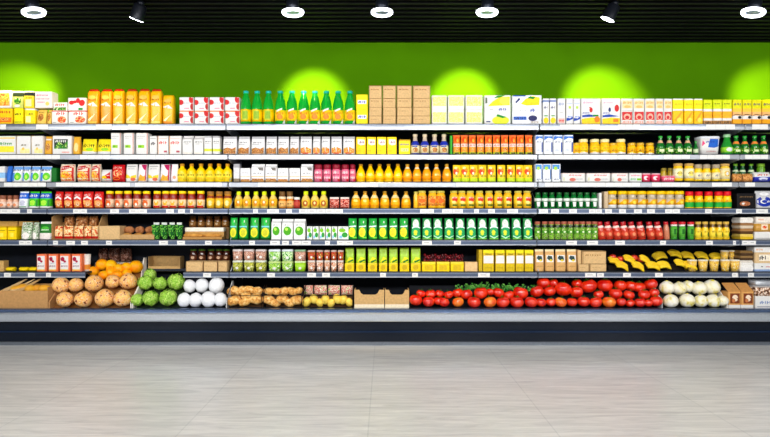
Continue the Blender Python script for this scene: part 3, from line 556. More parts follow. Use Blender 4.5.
run(2, [738.8, 747.8, 757.5, 766.4], 8.4, 135.4, bottle, 'bottle', 'green bottles with orange neck band', label=(.06, .36, FOODG), lart=[('r', .2, .14, .8, .26, M('d8ecb0'))], bands=[(.56, .7, M('e8873a'))], **gk)

# ================================================================ THIRD SHELF
run(3, [(-4, 4.6)], 6, 166.5, carton, 'carton', '', 'white and pale blue carton, leftmost', dm=.08, bands=[(.25, .6, M('8ec0ea'))])
pb = dict(dm=.08, col=M('f2f6fb'))
run(3, [(5, 10)], 6, 166, pouch, 'bag', '', 'narrow blue bag beside the blue and green bags', **{**pb, 'col': M('2f6fd0')})
run(3, [(10.3, 20.6), (20.9, 28.6), (29, 38.2), (38.6, 50.2)], 9, 166, pouch, 'bag', 'white and green bags with blue writing', bands=[(.78, .97, M('6ea6ea')), (0, .08, W)], art=[('t', .08, .66, .92, .8, NAVY, 5), ('e', .62, .34, .34, .25, M('5ccc1c')), ('r', .02, .05, .3, .58, M('4f90e0')), ('e', .6, .3, .16, .12, M('b8ec50'))], **pb)
run(3, [(50.6, 56)], 6, 168, carton, 'carton', '', 'dark green carton at the bay edge', dm=.07, col=M('0f6a20'))
sn = dict(dm=.08, pillow=True)
run(3, [(58.3, 73.6), (75, 89.3), (89.7, 99.3)], 14, 164, pouch, 'bag', 'tall red and cream snack bags', col=M('f3e2c8'), art=[('p', [(.0, .62), (.0, .84), (.9, .98), (.98, .84), (.4, .68)], RED), ('r', .04, .06, .96, .6, FOODR), ('e', .4, .38, .3, .2, M('f6c31c')), ('e', .6, .26, .26, .16, FOODO), ('r', .85, .05, .97, .95, M('c01a18')), ('t', .15, .74, .75, .82, W, 5)], **sn)
run(3, [(99.8, 110)], 10, 169.5, pouch, 'bag', '', 'low white and yellow bag with red corner', col=W, art=[('p', [(.5, .1), (.3, .4), (.95, .8), (.98, .1)], RED), ('e', .35, .3, .28, .2, YEL)], **sn)
run(3, [(110.4, 123.6)], 13, 164.5, pouch, 'bag', '', 'shiny red snack bag', col=M('c8141a', .25), art=[('e', .5, .5, .36, .2, FOODR), ('t', .15, .74, .85, .88, M('f5d8c8'), 5), ('e', .4, .2, .3, .1, M('f0801c'))], **sn)
pw = [('p', [(.04, .2), (.04, .42), (.5, .32), (.96, .4), (.96, .2)], M('f5cf1c')), ('t', .2, .7, .8, .78, M('b0b0b4'), 5), ('r', .1, .86, .9, .9, GY), ('e', .7, .14, .22, .1, M('d8603a'))]
run(3, [(124.3, 136.2), (146.4, 158.6)], 12, 164, pouch, 'bag', 'white bags with a yellow wave', dm=.08, col=W, art=pw)
run(3, [(136.6, 145.8), (159, 169)], 10, 164, pouch, 'bag', 'white bags with magenta top and golden foot', dm=.08, col=M('efe6ea'), art=[('p', [(.3, .98), (.98, .98), (.98, .62), (.7, .7)], M('b8205c')), ('p', [(.04, .05), (.3, .42), (.7, .3), (.96, .4), (.96, .05)], M('e2a41c')), ('r', .88, .1, .97, .95, M('c23060'))])
run(3, [(169.8, 177)], 8, 164, pouch, 'bag', '', 'white bag with pink edge beside the yellow bottles', dm=.07, col=M('f3eef0'), art=[('r', .0, .05, .12, .95, M('d04070')), ('e', .6, .25, .25, .1, M('f0a080'))])
run(3, [180.4, 189.8, 199.4, 208.6, 217.6, 226], 9.6, 163.4, bottle, 'bottle', 'yellow squeeze bottles with amber necks', body=M('fdd400', .3), cap=M('c98a14', .4), neck=.36, sh=(.6, .78), capv=.86, bands=[(.3, .36, M('8a6a10'))], label=(.12, .46, M('fbe23a')), lart=[('t', .12, .32, .9, .42, M('5a4410'), 5), ('e', .5, .2, .3, .06, M('f2c000'))])
run(3, [(233.2, 239.4)], 6, 164, carton, 'carton', '', 'narrow grey and white carton near the bay edge', dm=.08, col=M('dadade'), bands=[(0, .18, M('8a7a60')), (.8, 1, M('a4a4aa'))])
wp = dict(dm=.08, col=M('f1f1f3'), bands=[(0, .09, M('b8802c'))])
run(3, [(239.9, 250.2), (277, 288.4), (288.9, 300)], 11, 168.2, carton, 'carton', 'low white packs with brown foot', art=[('t', .15, .6, .8, .7, M('9a9aa2'), 5), ('r', .04, .06, .96, .2, FOODB), ('r', 0, .36, 1, .4, M('e8b870'))], **wp)
run(3, [(250.8, 264.3), (264.8, 276.5), (300.5, 312.8)], 12, 164, carton, 'carton', 'tall white packs with grey corner', gable=True, art=[('p', [(.5, .8), (.95, .8), (.95, .62), (.62, .64)], M('77726e')), ('t', .15, .42, .8, .52, M('9a9aa2'), 5), ('r', .04, .05, .96, .18, FOODB), ('r', 0, .28, 1, .32, M('e8b870'))], **wp)
run(3, [(313.6, 322.2), (322.8, 331), (331.7, 340.4), (341, 349), (349.6, 355.4)], 8.4, 164.4, jar, 'tub', 'crimson topped pots with pink print', body=M('e8527a'), lid=M('8a1228', .35), lidv=.74, lidw=.98, name='dessert_pot', label=(.04, .7, M('f07898')), lart=[('t', .15, .46, .9, .62, W, 3), ('r', .1, .38, .9, .42, M('a8143a')), ('t', .15, .16, .9, .32, W, 4), ('e', .8, .1, .15, .06, RED)])
jb = dict(neck=.34, sh=(.42, .8), capv=.89)
run(3, [360.6, 370.2, 379.5, 388.6, 398], 9.4, 163.8, bottle, 'bottle', 'yellow juice bottles with bronze caps', body=M('ffc400', .15, coat=.5), cap=M('b07c14', .35), label=(.12, .34, M('fbb400')), **jb)
run(3, [407.6, 417.3, 427.1, 437, 447.3], 9.4, 163.8, bottle, 'bottle', 'orange juice bottles with white neck band', body=M('f9a50c', .15, coat=.5), cap=M('b98a20', .35), bands=[(.74, .82, M('f2e6c8'))], label=(.12, .34, M('f79a08')), **jb)
run(3, [457.4, 465.8, 474.2, 483, 492.2, 502, 511.8, 520.8, 529], 8.8, 164.8, pouch, 'pouch', 'yellow and red pouches with lime foot', dm=.06, n=2.6, col=M('fbd01c'), bands=[(0, .22, M('c6dc1c'))], art=[('e', .35, .6, .34, .2, M('e8441c')), ('e', .6, .66, .2, .16, M('f7931a')), ('e', .35, .82, .2, .08, M('fff0a0')), ('t', .3, .28, .95, .38, M('0e7a20'), 4), ('e', .4, .5, .12, .08, M('fff3d8'))])
run(3, [(535.6, 542.8), (543.4, 551.8), (552.4, 561)], 8, 164, carton, 'carton', 'white and blue milk cartons with green mark', dm=.09, col=M('eef2fa'), art=[('r', 0, .7, .9, .96, M('4b92d8')), ('e', .4, .76, .24, .1, M('a8d84a')), ('t', .2, .1, .8, .18, NAVY, 4), ('r', .86, .15, .98, .7, M('1c5aa8'))])
run(3, [(561.4, 586), (586.5, 611.5), (612, 629)], 24, 173.2, carton, 'box', 'long flat white boxes with red script', dm=.16, col=W, bands=[(.92, 1, M('f3d8d2'))], art=[('t', .3, .66, .85, .84, M('d63a4a'), 9), ('e', .45, .25, .14, .2, M('d86a5a')), ('t', .6, .2, .92, .4, M('b8b8bc'), 7), ('r', .04, .1, .1, .5, M('d8d8b0'))])
run(3, [(629.5, 642.4)], 13, 173.2, carton, 'box', '', 'flat white box with green print', dm=.16, col=W, art=[('t', .08, .15, .55, .45, M('48b070'), 5), ('r', .6, .15, .95, .4, M('7cc81c')), ('t', .1, .65, .9, .8, PINK, 8)])
run(3, [(642.9, 651.6), (652.2, 661.8)], 9, 173.4, tub, 'tub', 'pink dessert pots with white swirl', dm=.08, body=M('e0355c'), lid=M('f7c8d0'), taper=.88, art=[('e', .4, .45, .3, .25, M('fbe0e4')), ('e', .6, .4, .16, .14, M('c01840'))])
run(3, [(662.6, 676.6)], 14, 175.8, tub, 'tub', '', 'low pink and white pot below the small jars', dm=.08, body=M('ea5a78'), lid=M('f4a0b0'), taper=.9, art=[('t', .1, .3, .9, .7, W, 5)])
run(3, [665.4, 672.2], 6, 168, jar, 'jar', 'small olive jars behind the pink pots', body=M('c8a820', .25), lid=M('a08a30', .4), lidv=.8, Y=.13)
run(3, [680.6, 691.6], 9.8, 163.2, jar, 'jar', 'tall yellow jars with cream oval label', body=M('fbc61c', .25), lid=M('c9a05a', .35), lidv=.86, base=181, label=(.16, .7, M('fdf3c8')), lart=[('e', .5, .42, .3, .14, M('f6e06a')), ('t', .2, .4, .8, .48, BRN, 4)])
run(3, [700.6, 709, 718.4], 8.4, 164.2, jar, 'jar', 'yellow jars with greyish lids', body=M('f9cf0c', .25), lid=M('a89880', .4), lidv=.76, base=181, label=(.1, .5, M('f6e8b8')), lart=[('t', .25, .26, .75, .4, M('6a6a80'), 3)])
run(3, [728], 10, 163.4, jar, 'jar', '', 'tall yellow jar with wheat label near the bay edge', body=M('f3cc3c', .25), lid=M('c9a05a', .35), lidv=.86, base=181, label=(.12, .72, M('f6e6b0')), lart=[('e', .5, .42, .3, .16, M('e0b840')), ('e', .5, .42, .14, .1, W)])
run(3, [737.8, 745, 753.6], 6.6, 163.6, bottle, 'bottle', 'dark green bottles behind brown packs', Y=.1, body=M('0e5a24', .2, coat=.4), cap=M('7ac02a'), neck=.5, sh=(.5, .72), capv=.88, bands=[(.55, .66, M('d8e8c0'))])
run(3, [(734.6, 743.6), (744.1, 754.8)], 9.5, 173.6, pouch, 'bag', 'small brown potato packs', dm=.07, pillow=True, col=PAT(((0, 'b5702a'), (.45, 'e0a05a'), (.6, '6a3a14')), 60))
run(3, [763.8], 8, 163.4, jar, 'jar', '', 'green jar behind the blue and white pack', Y=.1, body=M('5f9a1c', .25), lid=M('8fc83a'), lidv=.84)
run(3, [(755.4, 773)], 15, 172, pouch, 'bag', '', 'white and blue pack at the far right end', dm=.08, pillow=True, col=W, bands=[(0, .5, M('2a35b0'))], art=[('t', .15, .62, .85, .78, RED, 4), ('e', .5, .3, .3, .16, M('dfe4ff'))])
# ================================================================ FOURTH SHELF
run(4, [(-4, 4.4), (4.9, 10.4), (10.9, 16.4)], 6, 195.4, jar, 'jar', 'pinkish brown jars with brown lids', body=M('e0a888', .25), lid=M('8a5038', .4), lidv=.72, label=(.04, .5, M('f3d4c0')), lart=[('e', .5, .25, .3, .12, M('e08a5a'))])
bb = dict(dm=.08)
run(4, [(17, 26.6)], 10, 191.4, pouch, 'bag', '', 'white bag with blue top, left of the green bags', col=M('eceff6'), bands=[(.56, .9, M('1e63d8'))], art=[('t', .12, .66, .9, .8, W, 4), ('e', .5, .3, .32, .18, M('c6c8dc')), ('r', .1, .05, .9, .1, GRN)], **bb)
run(4, [(27, 37.2), (37.7, 49.4)], 11, 191.4, pouch, 'bag', 'green bags with blue and white top', col=M('3fc41c'), bands=[(.58, .9, M('1e56c8')), (0, .12, W)], art=[('t', .08, .66, .95, .82, W, 4), ('e', .45, .32, .3, .16, M('a8ec3c')), ('r', .8, .1, .95, .5, M('1a8a1c'))], **bb)
run(4, [(53.6, 61.6), (62.4, 71.4), (72, 81), (81.4, 91.8), (92.4, 102.2)], 9.2, 191.6, pouch, 'bag', 'red bags with white script', dm=.07, pillow=True, col=M('d81f1c', .3), art=[('p', [(.08, .62), (.5, .74), (.9, .6), (.9, .5), (.5, .62), (.08, .5)], W), ('t', .2, .74, .85, .86, W, 4), ('r', .06, .06, .94, .46, FOODO), ('e', .5, .28, .34, .18, M('f3a868')), ('e', .55, .24, .18, .1, M('fbe3c0'))])
sj = dict(body=M('c8501a', .25), lidv=.84, bands=[(.56, .8, M('8a1a10', .3))])
run(4, [107.6, 116.7, 126, 135.3, 144.8], 8.4, 191, jar, 'jar', 'red sauce jars with yellow lids', lid=M('ffdc10', .35), label=(.06, .54, M('f6d2b0')), lart=[('e', .45, .28, .34, .18, M('e8661c')), ('e', .5, .22, .16, .08, M('fbf0e0')), ('t', .2, .42, .8, .5, RED, 4)], **sj)
run(4, [155.6, 164.4, 172, 180.8, 190, 199.3], 8.2, 191, jar, 'jar', 'orange sauce jars with yellow lids', lid=M('ffdc10', .35), label=(.06, .5, M('fbd9a8')), lart=[('e', .5, .3, .3, .14, M('f5b21c')), ('r', .1, .06, .9, .14, RED)], **sj)
run(4, [209.4, 218, 226.6], 8, 191.4, jar, 'jar', 'golden sauce jars with brown lids', body=M('f0a81c', .25), lid=M('9a6a28', .4), lidv=.8, bands=[(.6, .76, M('8a3a14'))], label=(.06, .56, M('fbc82c')), lart=[('e', .5, .3, .28, .16, M('f7e29a'))])
yc = dict(body=M('f3cf6a', .2, coat=.3), cap=M('d8ee00', .35), neck=.44, sh=(.52, .74), capv=.8)
run(4, [237.6, 246, 255, 263.4, 272.2], 8.4, 191.4, bottle, 'bottle', 'dressing bottles with lime yellow caps', label=(.1, .54, M('f6c42a')), lart=[('e', .5, .3, .3, .18, M('e08a10')), ('e', .55, .36, .14, .08, M('f8f0c8'))], **yc)
run(4, [281.6, 289.4], 7.8, 196.6, jar, 'jar', 'short amber jars with cream lids', body=M('e08a2a', .25), lid=M('f0dcb8', .4), lidv=.8, label=(.1, .6, M('f5c070')), lart=[('t', .2, .3, .8, .45, BRN, 4)])
run(4, [296.4], 6.6, 197.2, jar, 'jar', '', 'short red jar with white lid beside amber jars', body=M('a81c1c', .25), lid=W, lidv=.78, label=(.1, .6, M('c84a3a')))
run(4, [281.4, 289.2], 7, 191.4, jar, 'jar', 'brown lidded jars behind the amber jars', Y=.12, body=M('8a5a2a', .3), lid=M('a87a44', .4), lidv=.76)
run(4, [305.2, 314.4, 323.2], 8.8, 191.2, bottle, 'bottle', 'salad sauce bottles with lime yellow caps', label=(.08, .5, M('f8cf3a')), lart=[('e', .5, .28, .32, .18, M('b8601c')), ('e', .5, .3, .12, .08, M('fbe89a'))], **yc)
run(4, [(329.2, 339.2), (339.8, 349.4)], 9.8, 197.2, pouch, 'pack', 'low red salami packs', dm=.05, pillow=True, col=PAT(((0, '7a1410'), (.44, 'c83a22'), (.54, 'f2c8b8'), (.6, '951c14')), 80), bands=[(.85, 1, M('f2e6e2'))])
run(4, [355.6, 364.9, 374.4, 384.8, 395.3, 406.2], 9.6, 191.2, bottle, 'bottle', 'orange juice bottles with bronze caps', body=M('fbb00a', .15, coat=.5), cap=M('a87a1c', .35), neck=.34, sh=(.44, .8), capv=.88, bands=[(.6, .78, M('f6dca0'))], label=(.1, .34, M('f9a408')))
pj = dict(body=M('f6b81a', .2, coat=.4), lid=M('c8b84a', .35), lidv=.88, lidw=.86)
run(4, [(413.6, 418.4)], 6, 191.6, jar, 'jar', '', 'thin pickle jar beside the orange juice bottles', **pj)
run(4, [422.3, 433, 441.2], 9.6, 190.8, jar, 'jar', 'glass jars of yellow peppers', label=(.14, .7, FOODO), lart=[('e', .5, .42, .3, .12, M('e8661c'))], **pj)
run(4, [454.3, 462.6, 471, 480.3, 489.8, 499.2, 508.6, 519.2, 528.2], 8.8, 190.8, jar, 'jar', 'pickle jars with red and green print', label=(.1, .72, M('f9cf2a')), lart=[('e', .6, .5, .34, .16, M('e0341c')), ('e', .5, .34, .28, .08, M('fbe88a')), ('r', .3, .12, .9, .22, M('5a6a10')), ('t', .25, .56, .85, .64, W, 4)], **pj)
run(4, [538.8, 546, 553, 560.3, 567.8, 574.9, 581.5, 588.2, 595.6], 6.8, 192.4, bottle, 'bottle', 'dark green bottles with white bow labels', body=M('0c6a2a', .2, coat=.4), cap=M('0a5a22', .3), neck=.6, sh=(.66, .8), capv=.86, label=(.44, .62, M('e4efe4')), lart=[('p', [(.3, .1), (.7, .1), (.78, .4), (.22, .4)], W), ('r', .1, .01, .9, .05, GRN)], lpr=1)
run(4, [(599.4, 602)], 3, 193, carton, 'carton', '', 'white card edge beside the dark green bottles', dm=.06)
run(4, [(604.6, 608.6)], 4, 191.6, carton, 'carton', '', 'taupe carton edge beside the yellow capped bottles', dm=.07, col=M('c8b090'))
run(4, [613.8, 624.4, 634.2, 643.8, 653.6, 663.2, 672, 681.6], 9.6, 191, bottle, 'bottle', 'smoothie bottles with yellow caps', body=M('b8a890', .15, coat=.5), cap=M('f2c400', .35), neck=.8, sh=(.62, .76), capv=.8, bands=[(0, .2, W)], label=(.2, .52, M('f9b50a')), lart=[('p', [(.05, .52), (.05, .3), (.45, .5)], M('c8b8a0')), ('e', .6, .34, .2, .1, M('fbd24a'))])
run(4, [692, 701.5, 711.2, 721.3, 730], 9, 191.4, bottle, 'bottle', 'yellow sauce bottles with red caps', body=M('ffcf10', .25), cap=M('d81420', .35), neck=.7, sh=(.5, .72), capv=.74, bands=[(.06, .36, M('22a838'))], label=(.36, .5, YEL), lart=[('t', .15, .39, .85, .46, M('e05a10'), 5)])
run(4, [(737.4, 757)], 19, 193.4, carton, 'box', '', 'black box with roasted food picture', dm=.1, col=M('141214', .35), art=[('e', .4, .3, .3, .16, PAT(((0, 'a05a30'), (.5, 'd8906a'), (.6, '5a2a14')), 70)), ('t', .12, .72, .85, .8, M('8a6a44'), 8), ('e', .3, .3, .08, .07, W)])
run(4, [(757.4, 775)], 15, 190.8, pouch, 'bag', '', 'silver coffee bag with round blue emblem', dm=.09, col=M('c8c8cc', .3), art=[('e', .45, .38, .48, .3, M('1230a0')), ('e', .4, .38, .22, .13, W), ('e', .46, .38, .18, .09, M('1230a0')), ('t', .6, .32, .9, .44, W, 3), ('e', .5, .82, .3, .1, M('f4f4f6'))])
# ================================================================ FIFTH SHELF
run(5, [(-4, 6.2), (6.9, 16)], 9, 226.2, carton, 'box', 'yellow boxes with dark line', dm=.1, col=M('ffd400'), bands=[(.88, 1, M('c89a10'))], art=[('r', .1, .66, .9, .7, M('6a5a10')), ('r', .3, .2, .7, .5, M('ffe450'))])
run(5, [(-4, 17), (18, 32)], 15, 221.4, carton, 'box', 'flat tan boxes behind the yellow boxes', dm=.12, Y=.14, col=M('c89a50'))
gs = dict(dm=.08)
run(5, [(19.2, 30.2), (31, 36.8)], 9, 222.4, pouch, 'bag', 'white bags of green salad', col=PAT(((0, '3a7a2a'), (.42, 'd8e0d0'), (.5, '7a9a6a'), (.58, 'f2f0ea')), 50), art=[('e', .5, .22, .36, .2, M('f4ece6')), ('t', .15, .84, .85, .92, M('4a3a28'), 4)], **gs)
run(5, [(37.4, 50.2)], 12, 221.8, pouch, 'bag', '', 'dark green bag with white foot', col=M('11701c'), bands=[(0, .36, M('efe4e0')), (.88, 1, M('e8e8e8'))], art=[('e', .5, .6, .34, .14, M('3fae2a')), ('t', .2, .5, .85, .58, W, 5)], **gs)
# cardboard display with wrapped rolls
r = root('cardboard_display', (PX(74.9), .09, PZ(239.6)+.001)); hw = 23.6/107; kt = M('b9905c', .8, bump=.2); ch = []
mb = MB(); mb.box(-hw, hw, -.085, .10, 0, .006, kt); mb.box(-hw, hw, .094, .10, .006, .16, kt); mb.box(-hw+.007, hw-.007, .0, .094, .10, .106, kt); mb.box(-hw+.007, hw-.007, .0, .005, .006, .10, kt); ch.append(mb.build('stepped_tray', r))
for sx in (-1, 1):
    mb = MB(); x = sx*(hw-.003); mb.slab([(x, -.085, .006), (x, .094, .006), (x, .094, .235), (x, .0, .235), (x, -.085, .21 if sx < 0 else .12)], .006, kt, 'x'); ch.append(mb.build('side_panel', r))
tag(r, 'brown cardboard display holding wrapped rolls', 'display box'); reg(r, *ch)
run(5, [(62.8, 72.2), (73.8, 86.4), (87.4, 96.4)], 9.6, 216, pouch, 'bag', 'brown wrapped roll packs in the upper display tier', base=228.0, Y=.1, dm=.07, pillow=True, col=PAT(((0, '6a3a1a'), (.45, 'b8743a'), (.55, '8a4a20'), (.6, 'e8c090')), 55), place='', jit=0)
run(5, [(53, 61), (61.8, 71.8), (72.5, 82), (82.5, 90), (90.5, 97.2)], 9.2, 226, pouch, 'bag', 'red and cream roll packs in the lower display tier', base=239, Y=.01, dm=.055, pillow=True, col=PAT(((0, 'f0b060'), (.42, 'fbe0b0'), (.52, 'e08a3a'), (.6, 'c8281c')), 45), bands=[(0, .2, M('c8201c'))], place='', jit=0)
r = box_open(20.4/107, 13.5/107, .14, name='cardboard_box'); r.location = (PX(109), .08, PZ(239.6)+.001); tag(r, 'empty open cardboard box beside the wrapped roll display', 'box')
def loaf(w, h, d, c1='c98a4a', c2='8a4a1c', name='bread_roll'):
    mb = MB(); mb.ball((0, 0, h/2), w/2, d/2, h/2, PAT(((0.3, c1), (.75, c2)), 22, rough=.6, soft=True, bump=.3), lambda v: 1+.04*math.sin(5*v.x+3*v.y)); return one(name, mb)
r = box_open(34/107, .045, .15, name='bread_tray', mat=M('c29a66', .8)); r.location = (PX(136.6), .084, PZ(239.6)+.001); tag(r, 'low cardboard tray holding two layers of rolls', 'tray')
run(5, [(121, 131), (131.5, 141.6), (142.4, 152.6)], 10, 233, loaf, 'bread roll', 'golden rolls in the front of the tray', base=238.8, Y=.016, dm=.06, place='', c1='dca04a')
run(5, [(122, 133), (133.6, 143), (143.6, 152.6)], 10, 226.4, loaf, 'bread roll', 'brown rolls at the back of the tray', base=234, Y=.082, dm=.07, place='', c1='c98a5a')
# herb bunches in clear sleeves
def herb(w, h, d):
    r = root('herb_bunch'); mb = MB(); rs = random.Random(3); g = [M('2f9a2a', .5), M('0f5a1c', .5), M('7ac848', .5)]
    loft(mb, ((0, .6, .6), (.3, .8, .9), (.7, .95, 1), (.86, .9, .8)), w, d, h, 2, g[1])
    for k in range(90):
        a = rs.uniform(-PI, 0); z = rs.uniform(.05, .86)*h; q = (.6+.4*min(1, z/h/.6)); x = math.cos(a)*w*.5*q; y = math.sin(a)*d*.52*q; s = .009
        t = Vector((rs.uniform(-1, 1), rs.uniform(-.4, .4), rs.uniform(-1, 1))).normalized()*s; u = Vector((-t.z, rs.uniform(-.4, .4)*s, t.x))*.6; c = Vector((x, y-.003, z)); mb.quad([c-t, c-u, c+t, c+u], g[rs.randrange(3)])
    a = mb.build('leaves', r); m2 = MB(); m2.box(-w*.36, w*.36, -d*.1, -d*.1+.004, h*.84, h, M('d9e0dc', .4)); return reg(r, a, m2.build('name_card', r))
run(5, [(150.8, 158.6), (159, 166.4), (167, 174), (174.4, 181.2)], 8, 222.6, herb, 'herbs', 'green herb bunches with white cards', dm=.08)
# baguettes under a white lid, glass jars behind
r = root('baguette_box', (PX(201.6), .09, PZ(239.6)+.001)); hw = 19.6/107; mb = MB(); mb.box(-hw, hw, -.07, .08, 0, .024, M('b98a4e', .8)); ch = [mb.build('tray', r)]
mb = MB(); mb.box(-hw, hw, -.012, .08, .072, .11, M('f6efe0', .5), .004); mb.box(-hw, hw, -.004, .08, .024, .072, M('c89a5a', .8)); ch.append(mb.build('white_lid', r)); tag(r, 'long cardboard box with white lid behind the baguettes', 'box'); reg(r, *ch)
def bag_(w, h, d):
    mb = MB(); P_ = [(x*w/2, 0, h*.5) for x in (-1, -.92, -.7, -.3, .1, .5, .8, .94, 1)]; mb.tube(P_, [h*.12, h*.32, h*.48, h*.5, h*.47, h*.5, h*.45, h*.3, h*.1], PAT(((.3, 'dba24c'), (.7, 'a8641c')), 25, rough=.6, soft=True, bump=.3), 10); return one('baguette', mb)
run(5, [(182.8, 202), (201.5, 220.6)], 19, 233.4, bag_, 'baguette', 'golden baguettes before the white lid', base=237.4, Y=.03, dm=.036, place='')
gj = dict(body=M('7a4a20', .15, coat=.6), lid=M('5a3a1c', .35), lidv=.86)
run(5, [191.6, 200, 208, 216.4, 224.4], 7.4, 216.2, jar, 'jar', 'amber glass jars behind the baguettes', base=227.2, Y=.19, label=(.1, .5, M('a8743a')), lart=[('e', .5, .3, .2, .1, M('e8c8a0'))], **gj)
r = root('riser_box', (PX(208, .2), .255, PZ(239.6)+.001)); mb = MB(); mb.box(-.21, .21, -.075, .05, 0, PZ(227.3, .19)-PZ(239.6), M('8a6a44', .8)); ch = [mb.build('riser', r)]; tag(r, 'brown carton raising the amber glass jars', 'box'); reg(r, *ch)
gp = dict(dm=.08, col=M('06922a', .3))
ga = [('p', [(.2, .98), (.36, .62), (.64, .62), (.8, .98)], M('1cc042')), ('e', .5, .32, .4, .22, M('e8e01c')), ('e', .5, .3, .24, .13, M('c8c81c')), ('p', [(.1, .56), (.9, .56), (.9, .62), (.1, .62)], M('6fd0e0')), ('e', .58, .84, .06, .07, W), ('r', .04, .02, .96, .07, M('045a18'))]
run(5, [(228.8, 237.2), (237.8, 248), (248.8, 258.6), (259.4, 270.2)], 9.5, 217.8, pouch, 'pouch', 'green pouches with round yellow fruit', art=ga, neckw=.94, **gp)
run(5, [(270.9, 281), (281.5, 292.8), (293.3, 305.2)], 11, 219.2, carton, 'carton', 'white cartons with green apple', dm=.1, gable=True, col=M('eef0ee'), art=[('e', .5, .42, .38, .22, M('4fae1c')), ('e', .42, .5, .14, .08, M('b8e85a')), ('t', .2, .68, .8, .74, GY, 5)])
run(5, [(306.6, 312.2), (312.8, 318.6), (319.4, 325), (325.6, 331), (331.6, 337.2), (337.8, 348.6)], 6, 226.6, carton, 'carton', 'low white cartons with green leaf', dm=.08, col=M('eef4ec'), art=[('e', .4, .7, .34, .16, M('7fc82a')), ('e', .65, .35, .3, .2, M('2f9a3a')), ('r', .1, .1, .4, .3, M('8cc8f0')), ('t', .2, .86, .8, .93, BLUE, 3)])
run(5, [352.4, 362.5, 372.8, 383, 393.4, 404], 9.8, 218.4, pouch, 'pouch', 'green pouches with yellow fruit and swoosh', art=[('p', [(.2, .98), (.36, .64), (.64, .64), (.8, .98)], M('1cae3c')), ('e', .45, .34, .38, .23, M('f0e01c')), ('e', .42, .32, .24, .13, M('f5c81c')), ('p', [(.08, .58), (.9, .6), (.92, .66), (.1, .63)], M('dff2ff')), ('e', .6, .82, .07, .06, W), ('r', .5, .06, .95, .12, M('7adf3a'))], neckw=.94, **gp)
run(5, [416, 427.3, 438, 449.4, 460.7, 471.8, 483, 494.2, 505.8, 517.2, 528.6], 10.6, 218.4, pouch, 'pouch', 'green and white refill pouches', dm=.08, neckw=.9, col=M('0d8a3c', .3), art=[('e', .5, .74, .36, .22, W), ('e', .42, .82, .14, .07, M('9ad07a')), ('e', .5, .33, .44, .24, M('1aa05a')), ('p', [(.08, .5), (.5, .62), (.95, .5), (.95, .56), (.5, .7), (.08, .56)], M('e8f6ff')), ('e', .45, .32, .2, .13, M('d8e82a')), ('p', [(.1, .14), (.5, .04), (.95, .16), (.95, .2), (.5, .1), (.1, .2)], M('b8f0c8')), ('r', .05, .01, .95, .05, M('8adf4a'))])
run(5, [538.6, 545.7, 552.4, 558.7, 565, 571.4, 577.9, 583.7, 589.8, 596], 6.3, 221.6, jar, 'jar', 'green olive jars with reddish lids', body=PAT(((0, '3f7a1c'), (.42, '8fc83a'), (.52, '1f5a14'), (.6, 'd8e0a0')), 70), lid=M('a85a44', .4), lidv=.84, bands=[(.66, .8, M('1d3312', .2))], label=(.34, .5, M('4f9a2a')), lart=[('e', .5, .42, .2, .05, M('e8f0d0'))])
run(5, [603.9, 611.4, 619.6, 627.4, 635.4, 644.2, 653.6, 661.8], 8.2, 221.6, bottle, 'bottle', 'red ketchup bottles leaning a little', body=M('c42c16', .2, coat=.4), cap=M('b00c1a', .3), neck=.55, sh=(.6, .78), capv=.82, bands=[(.66, .78, M('f6d8d0'))], label=(.12, .48, M('d0442c')), lart=[('e', .5, .3, .22, .1, M('ea8a60'))], tilt=-.16)
run(5, [668.8], 5.6, 221.8, bottle, 'bottle', '', 'slim reddish brown bottle beside the ketchup row', body=M('c87a5a', .2), cap=M('c01020', .3), neck=.66, sh=(.66, .8), capv=.84, tilt=-.08)
run(5, [675.6, 684, 692.8], 6.4, 222, bottle, 'bottle', 'green sauce bottles with red caps', body=M('3a9a2a', .2, coat=.4), cap=M('c81424', .3), neck=.84, sh=(.78, .84), capv=.86, bands=[(.76, .85, M('ece0dc'))], label=(.14, .7, M('58b03a')), lart=[('r', .3, .3, .7, .6, M('1f6a1c'))])
run(5, [700.3, 707.4, 715, 721.6, 728.2], 6.8, 221.8, bottle, 'bottle', 'yellow mustard bottles with amber caps', body=M('f3c81c', .2, coat=.3), cap=M('d8b048', .35), neck=.66, sh=(.58, .72), capv=.86, bands=[(.68, .85, M('6a4a14', .25))], label=(.1, .5, M('fbd93a')), lart=[('e', .85, .28, .2, .14, M('3a6a1c')), ('t', .2, .4, .7, .46, BRN, 4)])
# ================================================================ LOWEST SHELF
run(6, [(-3, 3.2)], 6, 261, carton, 'box', '', 'small tan box at the far left end', dm=.08, col=M('c8a060'))
run(6, [(3.4, 12.2), (16.6, 26), (26.6, 35.2)], 9, 267.6, pouch, 'pack', 'flat yellow packs lying low', dm=.09, pillow=True, col=M('f2d010'))
run(6, [(35.8, 45.8), (47.6, 57.2), (59, 69.6), (71, 81)], 10, 254.4, carton, 'carton', 'orange edged white cartons with crimson script', dm=.09, col=M('f0784a'), art=[('r', .06, .05, .86, .9, W), ('e', .28, .72, .2, .13, M('a8103c')), ('e', .5, .58, .14, .07, M('a8103c')), ('t', .12, .26, .8, .36, M('8a1848'), 6), ('t', .15, .44, .6, .48, M('7a90b0'), 5), ('r', .06, .05, .86, .12, M('f6c04a'))])
run(6, [(81.3, 88.6)], 8, 254.4, tub, 'tub', '', 'round white and orange tub near the crate', dm=.07, Y=.06, body=M('eee8e0'), lid=M('e4ddd4'), n=2, bands=[(.1, .4, M('f09a3a'))])
run(6, [(97, 106.4), (107, 118), (118.6, 130)], 11, 248.6, pouch, 'bag', 'brown chocolate packs behind the oranges', base=262, Y=.34, dm=.07, pillow=True, col=PAT(((0, '4a2a1c'), (.45, '7a4a38'), (.55, 'c8a090'), (.6, '2f1a12')), 50), place='')
